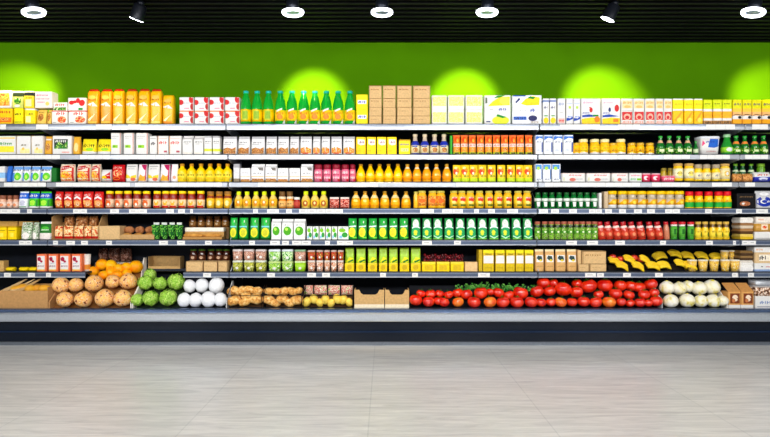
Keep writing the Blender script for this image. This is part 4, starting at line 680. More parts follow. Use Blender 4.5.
r = root('white_tray', (PX(117, .33), .385, PZ(271.6, .33)+.003)); mb = MB(); mb.box(-.22, .22, -.05, .05, 0, PZ(262.2, .34)-PZ(271.6, .33)-.004, M('ece8e0', .5)); ch = [mb.build('tray', r)]; tag(r, 'pale carton under the brown chocolate packs', 'box'); reg(r, *ch)
r = box_open(31/99, .145, .12, name='cardboard_tray', mat=M('d3aa6e', .75), front=.35, flap=False); r.location = (PX(165, .34), .375, PZ(271.6, .33)+.004); tag(r, 'open empty cardboard tray above the lettuce', 'box')
run(6, [(185, 202.4), (203, 217), (217.6, 227)], 15, 261.6, kraft, 'box', 'low brown cartons before green lidded jars', dm=.13, jit=0)
run(6, [192.2, 200.8, 210, 218, 225.4], 7.6, 249.2, jar, 'jar', 'dark jam jars with green lids', base=261.4, Y=.17, body=M('4a2014', .15, coat=.6), lid=M('5a8a2a', .4), lidv=.86, label=(.1, .5, M('6a3a24')), lart=[('e', .5, .3, .24, .12, M('d8b090'))])
r = root('riser_box', (PX(208, .2), .26, PZ(271.6)+.001)); mb = MB(); mb.box(-.2, .2, -.08, .06, 0, PZ(261.5, .17)-PZ(271.6), M('8a6a44', .8)); ch = [mb.build('riser', r)]; tag(r, 'brown carton raising the dark jam jars', 'box'); reg(r, *ch)
def clam(w, h, d, fillm=FOODR, lidm=M('cfd4d8', .15, trans=.4), rimm=W):
    r = root('food_tub'); mb = MB(); f = loft(mb, ((0, .84, .84), (.82, .96, .96)), w*.97, d, h, 5, fillm); paint(mb, f, [('e', .5, .3, .16, .12, W)], h, w)
    m2 = MB(); loft(m2, ((0, .98, 1), (.6, .98, 1), (1, .9, .9)), w*.97, d, h*.18, 5, lidm, z0=h*.82); return reg(r, mb.build('body', r), m2.build('lid', r))
MEAT = PAT(((0, 'a8705a'), (.42, 'd8a890'), (.52, '8a4a3a'), (.6, 'f0d8c8')), 60); SAL = PAT(((0, '6aae2a'), (.42, 'b8e05a'), (.52, '2f8a1c'), (.6, 'f0f8d0')), 55); OLV = PAT(((0, '8a8a2a'), (.42, 'c8c84a'), (.52, '5a6a1c'), (.6, 'e8e8a0')), 60)
u3 = [(231.6, 242), (242.8, 253.8), (254.6, 266)]
run(6, u3, 10.6, 260.6, clam, 'tub', 'tubs of green olives, lower tier', dm=.09, fillm=OLV, lidm=M('d8dccc', .2))
run(6, u3, 10.6, 249.6, clam, 'tub', 'tubs of pinkish meat, upper tier', base=260.5, dm=.09, fillm=MEAT, lidm=M('d8cccc', .2))
run(6, [(267.6, 280.4), (281, 293)], 12.4, 261.6, clam, 'tub', 'tubs of lettuce, lower tier', dm=.09, fillm=SAL, lidm=M('c8e08a', .2))
run(6, [(267.6, 280.4), (281, 293)], 12.4, 249.6, clam, 'tub', 'clear lettuce tubs, upper tier', base=261.5, dm=.09, fillm=PAT(((0, '8ac84a'), (.45, 'd8ecc0'), (.56, '3f9a2a')), 45), lidm=M('dfe8f0', .2))
run(6, [(293.8, 305.8)], 12, 261.2, clam, 'tub', '', 'lime green tub, lower of a stack of two', dm=.09, fillm=M('9ad01c', .3), lidm=M('d8ecb0', .2))
run(6, [(293.8, 305.8)], 12, 249.8, clam, 'tub', '', 'pinkish meat tub above a lime tub', base=261.1, dm=.09, fillm=MEAT, lidm=M('8ab08a', .2))
u6 = [(307, 315.2), (315.8, 323.2), (323.8, 330), (330.5, 336.6), (337.2, 343.6)]
run(6, u6, 7.4, 260.6, clam, 'tub', 'small tubs of cooked food, lower tier', dm=.08, fillm=PAT(((0, 'b8603a'), (.42, 'e8c0a0'), (.52, '8a3a20'), (.6, 'f8ece0')), 60), lidm=M('e0d4cc', .2))
run(6, u6, 7.4, 250.4, clam, 'tub', 'small tubs of red food, upper tier', base=260.5, dm=.08, fillm=PAT(((0, 'a8501c'), (.42, 'c8442a'), (.52, '7a2a18'), (.6, 'd8a83a')), 50), lidm=M('c8b0a8', .2))
px7 = [(344.6, 354.2), (355.8, 365.8), (367.6, 377.2), (378.8, 387.4), (388.8, 398), (399.6, 409.4), (410.8, 421)]
run(6, px7, 9.6, 248, pouch, 'pouch', 'lime pouches standing behind yellow packs', Y=.09, neckw=1.0, dm=.05, col=M('a8d81c', .3), art=[('p', [(.1, .4), (.5, .62), (.95, .56), (.95, .4), (.5, .34)], M('e8e81c')), ('p', [(.3, .42), (.9, .52), (.95, .46), (.4, .36)], M('0e7a2a'))])
run(6, px7, 9.8, 263.4, carton, 'pack', 'small yellow packs before the lime pouches', dm=.06, col=M('e8c810'), art=[('e', .5, .5, .3, .3, M('c8a81c')), ('r', .05, .9, .95, .97, M('f8e85a'))])
run(6, [(421.8, 436), (436.5, 450), (450.5, 464.2)], 14, 262.2, carton, 'box', 'low yellow boxes before the dark grapes', dm=.08, col=M('f0cc10'), art=[('r', .2, .15, .8, .7, M('d8b41c')), ('r', 0, .86, 1, .96, M('fbe85a'))])
run(6, [(464.6, 478)], 14, 262.2, carton, 'box', '', 'low plain tan box before the dark grapes', dm=.08, col=M('e8c088'))
def grapes(w, h, d):
    mb = MB(); rs = random.Random(5); m = [M('8a1420', .25, coat=.5), M('5a0e18', .25, coat=.5)]
    for k in range(26): mb.ball((rs.uniform(-.42, .42)*w, rs.uniform(-.4, .4)*d, h*.12+rs.uniform(0, .76)*h), .012, .012, .012, m[k % 2], nu=8, nv=6)
    return one('grape_bunch', mb)
run(6, [(424, 434), (434.5, 444.5), (445, 455), (455.5, 464)], 10, 253.4, grapes, 'grapes', 'dark red grape bunches behind the yellow boxes', base=264, Y=.12, dm=.07, place='')
r = root('riser_box', (PX(444, .15), .195, PZ(271.6)+.001)); mb = MB(); mb.box(-.24, .24, -.07, .05, 0, PZ(264.6, .12)-PZ(271.6), M('5a4630', .8)); ch = [mb.build('riser', r)]; tag(r, 'dark tray holding the red grape bunches', 'tray'); reg(r, *ch)
run(6, [(483, 494.4), (495.4, 505.2), (506, 515.2), (515.9, 524.2), (524.8, 533.8)], 10, 250.2, carton, 'carton', 'yellow cartons with blank white label', dm=.1, col=M('d8b818'), bands=[(.86, 1, M('f0e01c'))], art=[('r', .04, .38, .96, .74, W), ('t', .15, .14, .85, .2, M('a8901c'), 7), ('r', .2, .78, .8, .83, M('8a7a1c'))])
run(6, [(478.8, 482.6)], 4, 250, carton, 'carton', '', 'dark yellow carton edge beside the labelled cartons', dm=.14, col=M('c8a820'))
run(6, [(535.4, 545), (545.6, 555.4), (556.2, 567), (567.6, 577.8)], 10, 249.6, pouch, 'pouch', 'kraft pouches with white label', dm=.07, col=M('d8a868', .6), bands=[(.9, 1, M('f0dcb0'))], art=[('r', .12, .42, .9, .74, W), ('p', [(.15, .6), (.3, .72), (.85, .68), (.8, .52), (.4, .5)], M('1c3a3a')), ('e', .6, .5, .16, .05, M('d8c82a')), ('t', .2, .2, .8, .26, M('a87a3c'), 6)])
run(6, [(578.6, 589.4), (590, 607.2)], 14, 264, kraft, 'box', 'low kraft boxes under a wide kraft box', dm=.12)
run(6, [(582, 607.2)], 25, 251.2, kraft2, 'box', '', 'wide kraft box lying on two low ones', base=263.8, dm=.12)
run(6, [(578, 581.4)], 3, 250.4, carton, 'box', '', 'narrow kraft box beside the wide kraft box', base=263.8, dm=.1, col=KRAFT)
# ================================================================ FRUIT AND BOXES OF THE LOWEST SHELF
def place(o, px, py, Y, label, cat, group=None, rz=0, rx=0, ry=0, sc_=1):
    o.location = (PX(px, Y), Y, PZ(py, Y)); o.rotation_euler = (rx, ry, rz); o.scale = (sc_,)*3; return tag(o, label, cat, group)
bm_ = PAT(((.3, 'ffdf2e'), (.72, 'f7c414')), 18, rough=.4, soft=True)
def banana_bunch(n=4, L=.17):
    r = root('banana_bunch'); ch = []
    for i in range(n):
        mb = MB(); pts = []; rad = []; k = 1-.05*i
        for j in range(13):
            t = j/12; a = -1.05+2.1*t; pts.append((L*.56*math.sin(a)*k, -.024*i+.035, L*.40*(math.cos(a)-.5)*k-.013*i+.012)); rad.append(.0185*min(1, max(.3, 1.5*math.sin(PI*(.05+.9*t)))))
        mb.tube(pts, rad, bm_, 12); ch.append(mb.build('banana', r))
    mb = MB(); p = pts[-1]; mb.tube([(p[0], .02, p[2]+.0), (p[0]+.012, .0, p[2]-.012)], [.008, .006], M('6a5a20'), 6); ch.append(mb.build('stem', r)); return reg(r, *ch)
bb0 = banana_bunch(); first = [True]
def bun(px, py, Y, ry, label, s=.8):
    o = bb0 if first[0] else dup(bb0); first[0] = False
    place(o, px, py-1.2, Y+.055, label, 'bananas', None, ry=ry*.75, sc_=s)
for a in ((622, 268, -.005, .5, 'low banana bunch between the first two steep ones'), (638, 268.5, -.005, .6, 'low banana bunch under the steep one'), (653, 268, .0, .3, 'low banana bunch under the rounded one'), (690, 267.5, .0, .3, 'banana bunch squeezed beside the first fruit cup'), (614.5, 263.5, .05, .6, 'banana bunch beside the wide kraft box'), (629.5, 262, .045, .75, 'steep banana bunch, second from the kraft boxes'), (645, 262.5, .045, .95, 'rounded banana bunch in the middle of the banana row'),
          (664, 267.5, .04, .1, 'flat lying banana bunch before the dark ones'), (681, 266, .04, .5, 'low banana bunch before the dark ones, nearer the fruit cups'), (660, 258, .17, -.25, 'dull banana bunch at the back under the shelf edge'), (675, 256, .15, .3, 'bright banana bunch at the back, above the low ones'),
          (688, 258, .16, .35, 'banana bunch at the back, next to the fruit cups'), (702, 258, .16, .3, 'raised banana bunch above the fruit cups'), (717, 259, .16, .1, 'short banana bunch behind the fruit cups')): bun(*a)
# dark crate that carries the fruit, so that the back bunches stand higher
r = root('fruit_riser', (PX(665, .2), .2, PZ(271.6)+.001)); mb = MB(); mb.box(-.3, .6, -.055, .1, 0, .05, M('2a2018', .8)); mb.box(-.57, -.3, -.055, .1, 0, .045, M('2a2018', .8)); ch = [mb.build('riser', r)]; tag(r, 'dark low crate under the back banana bunches', 'crate'); reg(r, *ch)
def apple(r_=.035, m=None):
    r = root('apple'); mb = MB(); m = m or PAT(((.35, 'c8141c'), (.7, 'e2542a')), 14, rough=.25, soft=True)
    mb.ball((0, 0, r_*.92), r_, r_, r_*.92, m, lambda v: 1-.16*max(0, abs(v.z)-.72)/.28); a = mb.build('flesh', r)
    m2 = MB(); m2.tube([(0, 0, r_*1.66), (.004, 0, r_*2.05)], .0025, M('5a3a18'), 6); return reg(r, a, m2.build('stem', r))
ap = apple(); fa = True
for i, (x, y) in enumerate(((612.5, 259), (620, 261), (634, 259.5), (641, 261.5))):
    o = ap if fa else dup(ap); fa = False; place(o, x, y+1.5, .15, ('leftmost', 'second', 'third', 'rightmost')[i]+' of four red apples behind the bananas', 'apple', 'red apples behind the bananas')
cup = dict(body=PAT(((0, 'e8b020'), (.42, 'f6d060'), (.54, 'c88a1c'), (.6, 'fbeab0')), 60), lid=M('f0e8d8', .4))
run(6, [694.6, 705.6, 716.8, 728, 737.6], 9.8, 260, tub, 'cup', 'yellow fruit cups with pale rims', taper=.72, dm=.075, n=2, **cup)
run(6, [727, 735.4], 8, 250.6, tub, 'cup', 'upper fruit cups near the bay edge', base=260.8, Y=.1, taper=.76, dm=.075, n=2, **cup)
r = root('riser_box', (PX(731, .15), .15, PZ(271.6)+.001)); mb = MB(); mb.box(-.09, .09, -.045, .05, 0, PZ(261, .1)-PZ(271.6), M('8a7a44', .8)); ch = [mb.build('riser', r)]; tag(r, 'small carton raising the upper fruit cups', 'box'); reg(r, *ch)
# ---------------------------------------------------------------- far right bay: stacked flat food trays
def flat_tray(w, h, d, base=M('e9e6e0', .4), food=FOODB, lid=M('b8a890', .12, trans=.35)):
    r = root('food_tray'); mb = MB(); loft(mb, ((0, .92, .92), (.5, 1, 1)), w*.97, d, h, None, base); a = mb.build('tray', r)
    m3 = MB(); loft(m3, ((.5, .94, .94), (.72, .9, .9)), w*.97, d, h, None, food); b = m3.build('food', r)
    m2 = MB(); loft(m2, ((.5, .99, .99), (.56, 1, 1), (.62, .97, .97), (1, .88, .88)), w*.97, d, h, None, lid); return reg(r, a, b, m2.build('lid', r))
A = (740.5, 754.6); B = (755.2, 776)
for i, (b_, t_, m) in enumerate(((239.6, 234, M('d8a830')), (233.9, 228.5, M('7a5a34')), (228.4, 222.8, M('6a4628')), (222.7, 217.4, M('e4dcd0')))):
    run(5, [A], 14, t_, flat_tray, 'tray', '', ('lowest yellowish', 'second brown', 'third brown', 'highest pale')[i]+' food tray stacked at the bay edge', base=b_, dm=.16, base_=None, **{'lid': M(('e8c860', 'a87a4a', '9a7048', 'e8e4de')[i], .2), 'food': FOODB}) if False else None
def stack(col, ys, desc, place, names, lids, bases, word='food tray'):
    for (b_, t_), nm, l_, bs in zip(ys, names, lids, bases):
        w0 = (col[1]-col[0])/S(); h = (b_-t_)/S(); o = flat_tray(w0, h, .15, base=M(bs, .45), lid=M(l_, .2, coat=.3))
        o.location = (PX((col[0]+col[1])/2), .08, PZ(b_)+.001); tag(o, nm+' '+word+' '+desc+' '+place, 'tray', None)
stack(A, ((239.4, 234.2), (234.1, 228.6), (228.5, 223), (222.9, 217.6)), 'stacked at the bay edge', PLACE[5], ('lowest yellow', 'second brown', 'third brown', 'highest pale'), ('e8c860', 'a87a4a', '9a7048', 'e8e4de'), ('e8c02a', '5a3c20', 'd8c8b0', 'f0ece6'))
run(5, [B], 20, 232, carton, 'box', '', 'white lower box at the far right end', dm=.14, art=[('r', .05, .1, .9, .2, GY)])
run(5, [(755.2, 776)], 20, 222.6, tub, 'tub', '', 'amber pastry box with cream label, far right end', base=231.9, dm=.14, body=M('c8943c', .3), lid=M('e8e0d4', .3), taper=.98, art=[('r', .3, .2, .65, .8, M('f2dcc0')), ('e', .48, .5, .12, .16, FOODR)])
run(5, [(756, 776)], 20, 217, carton, 'box', '', 'pale top box at the far right end', base=222.5, dm=.14, col=M('e9e0d6'), art=[('r', .1, .4, .4, .6, M('e8b8a0'))])
run(6, [A], 14, 260.5, flat_tray, 'tray', '', 'curved white tray under the amber crate', dm=.15, base=M('f0eeec', .4), lid=M('d8d4cc', .3)) if False else None
stack(A, ((271.4, 265), (264.9, 260.6), (260.5, 256), (255.9, 250.8)), 'stacked by the fruit cups', PLACE[6], ('lowest white', 'second white', 'third brown', 'highest brown'), ('eceae6', 'dcd4c8', '8a6a40', '7a5c34'), ('f4f2f0', 'f4f0ea', '4a3420', '4a3420'))
run(6, [B], 20, 263.4, carton, 'box', '', 'white box with dark dash at the far right end', dm=.14, bands=[(0, .25, M('8aa4d0'))], art=[('t', .3, .5, .42, .66, DK, 2), ('r', .55, .52, .9, .6, M('c83a3a'))])
run(6, [B], 20, 252.6, carton, 'box', '', 'cream box with black characters at the far right end', base=263.3, dm=.14, col=M('d8b88a'), art=[('r', .2, .2, .8, .8, M('f4ead8')), ('t', .22, .3, .6, .7, DK, 3)])
run(6, [(745.6, 776)], 28, 245.8, carton, 'box', '', 'long white flat box topping the far right stack', base=250.7 , dm=.14, art=[('t', .1, .3, .4, .7, M('e0a878'), 6)]) if False else None
run(6, [B], 20, 247, carton, 'box', '', 'flat white box topping the far right stack', base=252.5, dm=.14, art=[('t', .05, .3, .4, .7, M('e0a878'), 6)])

# ---------------------------------------------------------------- bottom display: crates and produce
DZ = .315                                   # deck height
BOT = 'in the bottom display'
def sy(py): return -.14+(302-py)*.0085       # the produce rises towards the back
# open cardboard boxes at far left
r = root('cardboard_box', (PX(24, -.15), -.08, DZ+.001)); km = M('b98c58', .8, bump=.25); mb = MB(); hw = 24/110; fh = PZ(290.8, -.15)-DZ
mb.box(-hw, hw, -.075, -.069, .0, fh, km); mb.box(-hw, hw, -.069, .16, 0, .006, km); mb.box(hw-.006, hw, -.069, .16, .006, fh+.03, km); mb.box(-hw, -hw+.006, -.069, .16, .006, fh, km); mb.box(-hw+.006, hw-.006, .154, .16, .006, fh+.04, km); ch = [mb.build('box', r)]
for k, (x0, x1) in enumerate(((-.2, -.13), (-.12, -.06), (-.07, 0.0))):
    mb = MB(); mb.slab([(x0-.05, -.06, fh*.9), (x1-.05, -.06, fh*.9), (x1+.045, .12, fh+.085), (x0+.075+.02, .12, fh+.085)], .004, (KRAFT, M('e2c08c', .8), M('c8a06a', .8))[k], 'z'); ch.append(mb.build('flap', r))
tag(r, 'open brown cardboard box full of yellow fruit, bottom display', 'box'); reg(r, *ch)
def mango(rx, c=(('f4c430', 'e08a2a'))):
    mb = MB(); mb.ball((0, 0, 0), rx*1.25, rx, rx*.85, PAT(((.3, c[0]), (.7, c[1])), 15, rough=.45, soft=True), lambda v: 1+.05*v.x); return one('mango', mb)
g0 = mango(.045); ff = True
for i, (x, y) in enumerate(((16, 289.5), (23, 288), (30, 289), (38, 288.6), (45, 288.8))):
    o = g0 if ff else dup(g0); ff = False; place(o, x, y, -.06+.02*(i % 2), ordinal(i, 5)+' of five yellow mangoes in the brown cardboard box', 'mango', 'mangoes in the cardboard box', rz=i*.9)
r = root('fruit_filler', (PX(24, -.15), .0, DZ+.009)); mb = MB(); mb.box(-hw+.01, hw-.01, -.14, .06, 0, .075, M('8a6a30', .9)); ch = [mb.build('paper_layer', r)]; tag(r, 'brown packing paper under the mangoes', 'packing paper'); reg(r, *ch)

def slope_crate(name, x0, x1, pt, label, lc, rc, board, roff=.07, yoff=0.0, Yf=-.155, edge=.006, pf=306, zb_=None, tall=.06):
    """tilted produce crate: a sloping floor just under the pile, side boards seen on edge; X0..X1 in picture columns, PT the pile's top"""
    a, b = PX(x0, Yf), PX(x1, Yf); r = root(name, ((a+b)/2, Yf, DZ+.001)); hw = (b-a)/2; ch = []
    def fl(py): Y = sy(py)+yoff; return (Y+.74*roff-Yf, PZ(py, Y)-.673*roff-DZ-.001)
    p1 = fl(pt-3); p0 = fl(pf)
    if p0[1] < 0: t = -p0[1]/(p1[1]-p0[1]); p0 = (p0[0]+(p1[0]-p0[0])*t, 0)
    mb = MB(); mb.slab([(0, p0[0], p0[1]), (0, p1[0], p1[1]), (0, p1[0]+.008, p1[1]), (0, p1[0]+.008, 0), (0, p0[0]+.01, 0)], 2*hw-2*edge-.004, board, 'x'); ch.append(mb.build('sloping_floor', r))
    for sx, cc in ((-1, lc), (1, rc)):
        if not cc: continue
        mb = MB(); x = sx*(hw-edge/2); mb.slab([(x, 0, 0), (x, p1[0]+.01, 0), (x, p1[0]+.01, p1[1]+tall), (x, p1[0]-.04, p1[1]+tall), (x, 0, .06)], edge, cc, 'x'); ch.append(mb.build('side_board', r))
    return tag(reg(r, *ch), label, 'crate')
kb = M('c2915c', .75, bump=.2); wb = M('eee9e0', .5)
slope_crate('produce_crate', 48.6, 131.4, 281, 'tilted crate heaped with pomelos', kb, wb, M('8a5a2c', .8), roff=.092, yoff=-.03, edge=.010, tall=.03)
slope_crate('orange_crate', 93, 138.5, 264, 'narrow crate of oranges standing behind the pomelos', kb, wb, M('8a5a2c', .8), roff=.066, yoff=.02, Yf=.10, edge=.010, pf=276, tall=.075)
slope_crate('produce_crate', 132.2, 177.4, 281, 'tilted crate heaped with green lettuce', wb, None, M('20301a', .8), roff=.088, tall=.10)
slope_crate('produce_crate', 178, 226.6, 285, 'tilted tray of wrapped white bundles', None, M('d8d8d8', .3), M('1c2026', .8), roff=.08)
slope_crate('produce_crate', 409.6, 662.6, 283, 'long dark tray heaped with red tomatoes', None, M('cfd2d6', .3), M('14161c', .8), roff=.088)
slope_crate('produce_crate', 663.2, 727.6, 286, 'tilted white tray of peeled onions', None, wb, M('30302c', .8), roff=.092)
POM = PAT(((.3, 'f9b63c'), (.42, 'f7cf8a'), (.5, 'f09a2c'), (.57, 'fbe0b0'), (.62, 'd8782c'), (.67, '6a3214')), 2.6, rough=.5, soft=True, bump=.15)
def pomelo():
    r = root('pomelo'); mb = MB(); mb.ball((0, 0, 0), 1, 1, .95, POM, lambda v: 1+.03*math.sin(4*v.x+2*v.z), 24, 16); a = mb.build('rind', r)
    m2 = MB(); m2.ball((.25, -.9, .15), .13, .07, .1, M('3a2010', .8), nu=8, nv=6); return reg(r, a, m2.build('stem_scar', r))
def scatter(pts, proto, cat, rowsname, unit=None, rmul=1.0, yoff=0.0, squash=1.0, rot=True):
    """PTS (px, py, r px): copies of PROTO, a thing of radius 1, on the sloping pile; labelled by row and order"""
    rows = {}
    for p in pts: rows.setdefault(rowsname(p), []).append(p)
    k = 0; rs = random.Random(len(pts))
    for nm, ps in rows.items():
        ps.sort()
        for i, p in enumerate(ps):
            o = proto if k == 0 else dup(proto); k += 1
            Y = sy(p[1])+yoff; R = p[2]/S(Y)*rmul; o.location = (PX(p[0], Y), Y, PZ(p[1], Y)); o.scale = (R, R, R*squash)
            if rot: o.rotation_euler = (rs.uniform(-.35, .2), rs.uniform(-.35, .35), rs.uniform(-1.2, 1.2))
            tag(o, (ordinal(i, len(ps)) if len(ps) < 17 else ORDL(i, len(ps)))+' '+nm, cat, nm if len(ps) > 1 else None)
def ORDL(i, n):
    if i == 0: return 'leftmost'
    if i == n-1: return 'rightmost'
    j = i+1 if i < n/2 else n-i; s = 'from left' if i < n/2 else 'from right'
    T = ORD+['seventeenth', 'eighteenth', 'nineteenth', 'twentieth']
    return T[j]+' '+s
scatter([(61, 285.4, 8.6), (76, 285, 7.4), (94.3, 283.3, 9), (65, 299.7, 8.2), (83.6, 299.3, 8.6), (105, 298, 9.6), (123, 298.2, 9), (113, 281.6, 7.4), (128.4, 281.2, 8.6)], pomelo(), 'pomelo', lambda p: ('of the pomelos in the front row' if p[1] > 292 else 'of the pomelos in the second row'), yoff=-.03, rmul=.97)
def orange():
    r = root('orange'); mb = MB(); mb.ball((0, 0, 0), 1, 1, .94, PAT(((.35, 'ffc414'), (.65, 'fb8a08')), .8, rough=.35, soft=True, bump=.1)); a = mb.build('peel', r)
    m2 = MB(); m2.ball((0, -.3, .9), .1, .1, .06, M('6a7a20'), nu=8, nv=5); return reg(r, a, m2.build('stem_end', r))
scatter([(93.3, 271.4, 5.4), (103.6, 275.4, 5.2), (102, 264.6, 6), (111, 265.4, 6), (119, 268.8, 5.4), (126.4, 267.4, 5.4), (136, 266.8, 6.8), (117.6, 275.2, 5.2), (110.5, 273, 4.6), (127, 273.6, 4.6), (110.5, 270.5, 4.6)], orange(), 'orange', lambda p: ('single orange between the pomelos of the tilted crate' if p[1] > 288 else 'of the oranges in the top row' if p[1] < 269.5 else 'of the oranges just above the pomelos'), yoff=.02)
def lettuce():
    r = root('lettuce'); mb = MB(); g = PAT(((.3, '2f6a10'), (.42, 'a8d84a'), (.5, '6aac1e'), (.56, 'd0ee78'), (.7, '4f8a18')), 3.2, rough=.5, soft=True, bump=.4)
    mb.ball((0, 0, 0), .9, .9, .88, g, lambda v: 1+.05*math.sin(7*v.x+5*v.z)+.04*math.sin(9*v.z-6*v.y), 26, 18); ch = [mb.build('heart', r)]; rs = random.Random(4)
    for k in range(9):
        mb = MB(); a = 2*PI*k/9+rs.uniform(-.2, .2); t0 = rs.uniform(-1.0, .1); nu, nv = 7, 6; R = []; el = rs.uniform(1.2, 1.7)
        for j in range(nv):
            row = []
            for i in range(nu):
                u = (i/(nu-1)-.5)*1.15*math.sin(PI*(.2+.75*j/(nv-1))); v = t0+el*j/(nv-1); q = .95+.05*math.sin(8*u+3*j)+.07*(j/(nv-1))**2+.03*rs.uniform(-1, 1)
                row.append((q*math.cos(v)*math.cos(a+u), q*math.cos(v)*math.sin(a+u), q*math.sin(v)))
            R.append(row)
        mb.rings(R, [g]*(nv-1), True, caps=False, closed=False); ch.append(mb.build('leaf', r))
    return reg(r, *ch)
scatter([(145.7, 282.9, 8.2), (160, 283.6, 7.2), (176.2, 282, 9), (137, 300, 6.6), (150.6, 298.4, 8.4), (168.2, 298, 9), (150, 274.8, 6.4)], lettuce(), 'lettuce', lambda p: ('round green lettuces in the front row' if p[1] > 292 else 'small lettuce head behind the others' if p[1] < 277 else 'of three green lettuces in the second row'), rmul=.96)
def bundle():
    mb = MB(); m = M('eff1f4', .5, bump=.5, scale=5, var=.03)
    mb.ball((0, 0, 0), 1, 1, 1.0, m, lambda v: 1+.035*math.sin(9*v.x+2*v.z)*(1-abs(v.z))+.02*math.sin(6*v.y+8*v.z)+.04*abs(v.z), 24, 14); return one('wrapped_bundle', mb)
scatter([(189.7, 286.2, 6.4), (201.9, 285.5, 7), (216.4, 285.5, 8), (184.2, 300, 7), (195.7, 300, 7), (208.6, 299.4, 7.8), (220.4, 299.6, 6.8)], bundle(), 'wrapped bundle', lambda p: 'of the white wrapped bundles in the '+('front row' if p[1] > 292 else 'second row'), squash=1.08, rmul=.93)
# bread crates
def roll():
    mb = MB(); mb.ball((0, 0, 0), 1.25, .8, .85, PAT(((.3, 'fbdc9a'), (.5, 'eeb25a'), (.7, 'b8682a')), 2.2, rough=.55, soft=True, bump=.25), lambda v: 1+.05*math.sin(6*v.x)); return one('pastry', mb)
def pear():
    r = root('pear'); mb = MB(); mb.ball((0, 0, 0), .8, .8, 1.1, PAT(((.3, 'fae06a'), (.7, 'e8c040')), 3, rough=.4, soft=True), lambda v: 1-.22*max(0, v.z)**1.2); a = mb.build('flesh', r)
    m2 = MB(); m2.tube([(0, 0, .8), (.06, 0, 1.15)], .05, M('5a3a18'), 6); return reg(r, a, m2.build('stem', r))
wire = M('241812', .5)
def bread_crate(x0, x1, label):
    Y = -.15; a, b = PX(x0, Y), PX(x1, Y); hw = (b-a)/2; r = root('wire_crate', ((a+b)/2, Y, DZ+.001)); ch = []
    zt, zm = PZ(287, .0)-DZ, PZ(295.4, Y)-DZ
    mb = MB(); mb.slab([(0, .105, 0), (0, .105, .07), (0, .16, .09), (0, .16, 0)], 2*hw-.02, M('5a4028', .8), 'x'); ch.append(mb.build('stepped_floor', r))
    for sx in (-1, 1):
        mb = MB(); x = sx*(hw-.004); mb.tube([(x, 0, 0), (x, 0, zm), (x, .14, zt+.02), (x, .14, 0)], .0035, wire, 6); ch.append(mb.build('side_wire', r))
    mb = MB(); mb.tube([(-hw+.004, 0, zm), (hw-.004, 0, zm)], .003, wire, 6); ch.append(mb.build('front_wire', r))
    return tag(reg(r, *ch), label, 'crate')
bread_crate(227.4, 262, 'wire crate of pale pastries beside the white bundles'); bread_crate(263, 302, 'middle wire crate of pale pastries'); bread_crate(303, 353, 'wire crate of golden pears and pastries')
def pile(pts, proto, cat, desc, Yf, s=None):
    n = len(pts); rs = random.Random(n)
    for i, p in enumerate(sorted(pts)):
        o = proto if i == 0 else dup(proto); R = p[2]*1.16/S(Yf); o.location = (PX(p[0], Yf), Yf, PZ(p[1], Yf)); o.scale = (R, R, R); o.rotation_euler = (rs.uniform(-.2, .2), rs.uniform(-.5, .5), rs.uniform(-.4, .4))
        tag(o, (ordinal(i, n) if n < 17 else ORDL(i, n))+' of '+numw(n)+' '+desc, cat, desc)
rl = roll(); first_r = [True]
def pile2(pts, desc, Yf):
    o = rl if first_r[0] else dup(rl); first_r[0] = False; pile(pts, o, 'pastry', desc, Yf)
pile2([(234, 300.4, 5.2), (245, 301.5, 4.6), (246.5, 296.4, 4), (256, 299, 5.4)], 'pastries low in the crate by the white bundles', -.1)
pile2([(233, 290.6, 4.4), (241.5, 291, 4.6), (250, 289.8, 4), (257.4, 291, 4.4)], 'pastries high in the crate by the white bundles', .01)
pile2([(269, 300, 4.6), (275.4, 303, 4), (282.6, 299, 4.4), (289, 302.6, 4.2), (296.6, 300, 5)], 'pastries low in the middle crate', -.1)
pile2([(269, 291.4, 3.8), (276.6, 291.6, 4), (284.4, 291, 4), (292, 291.4, 4), (298.6, 290.6, 3.4)], 'pastries high in the middle crate', .01)
pile([(307, 301.4, 4.6), (313.6, 298.6, 4.4), (319.6, 302.2, 4), (325.4, 299, 4.4), (331.4, 302.6, 4), (337, 298.4, 4.6), (343.6, 299.2, 4.4), (349, 301.8, 4)], pear(), 'pear', 'golden pears in the wire crate', -.1)
run(6, [(303.4, 313), (313.6, 327), (327.6, 340), (340.6, 353)], 11, 285.8, pouch, 'pack', 'small mottled meat packs above the pears', base=295.4, Y=-.0, dm=.06, pillow=True, col=PAT(((0, 'e8c8b0'), (.42, 'c86a5a'), (.52, 'f0e0d0'), (.6, '8ab03a')), 45), place='')
# two notched kraft boxes
for x0, x1, lab in ((354.4, 384), (384.8, 409), ) and ((354.4, 384.2, 'wide kraft box with cut hand hole, beside the pears'), (385, 409, 'narrower kraft box with cut hand hole, beside the tomatoes')):
    Y = -.14; o = box_open((x1-x0)/S(Y), PZ(290, Y)-DZ, .16, notch=True, bandm=M('efe2c6', .6), mat=M('c9a36c', .75, bump=.2)); o.location = (PX((x0+x1)/2, Y), Y+.08, DZ+.001); tag(o, lab, 'box')
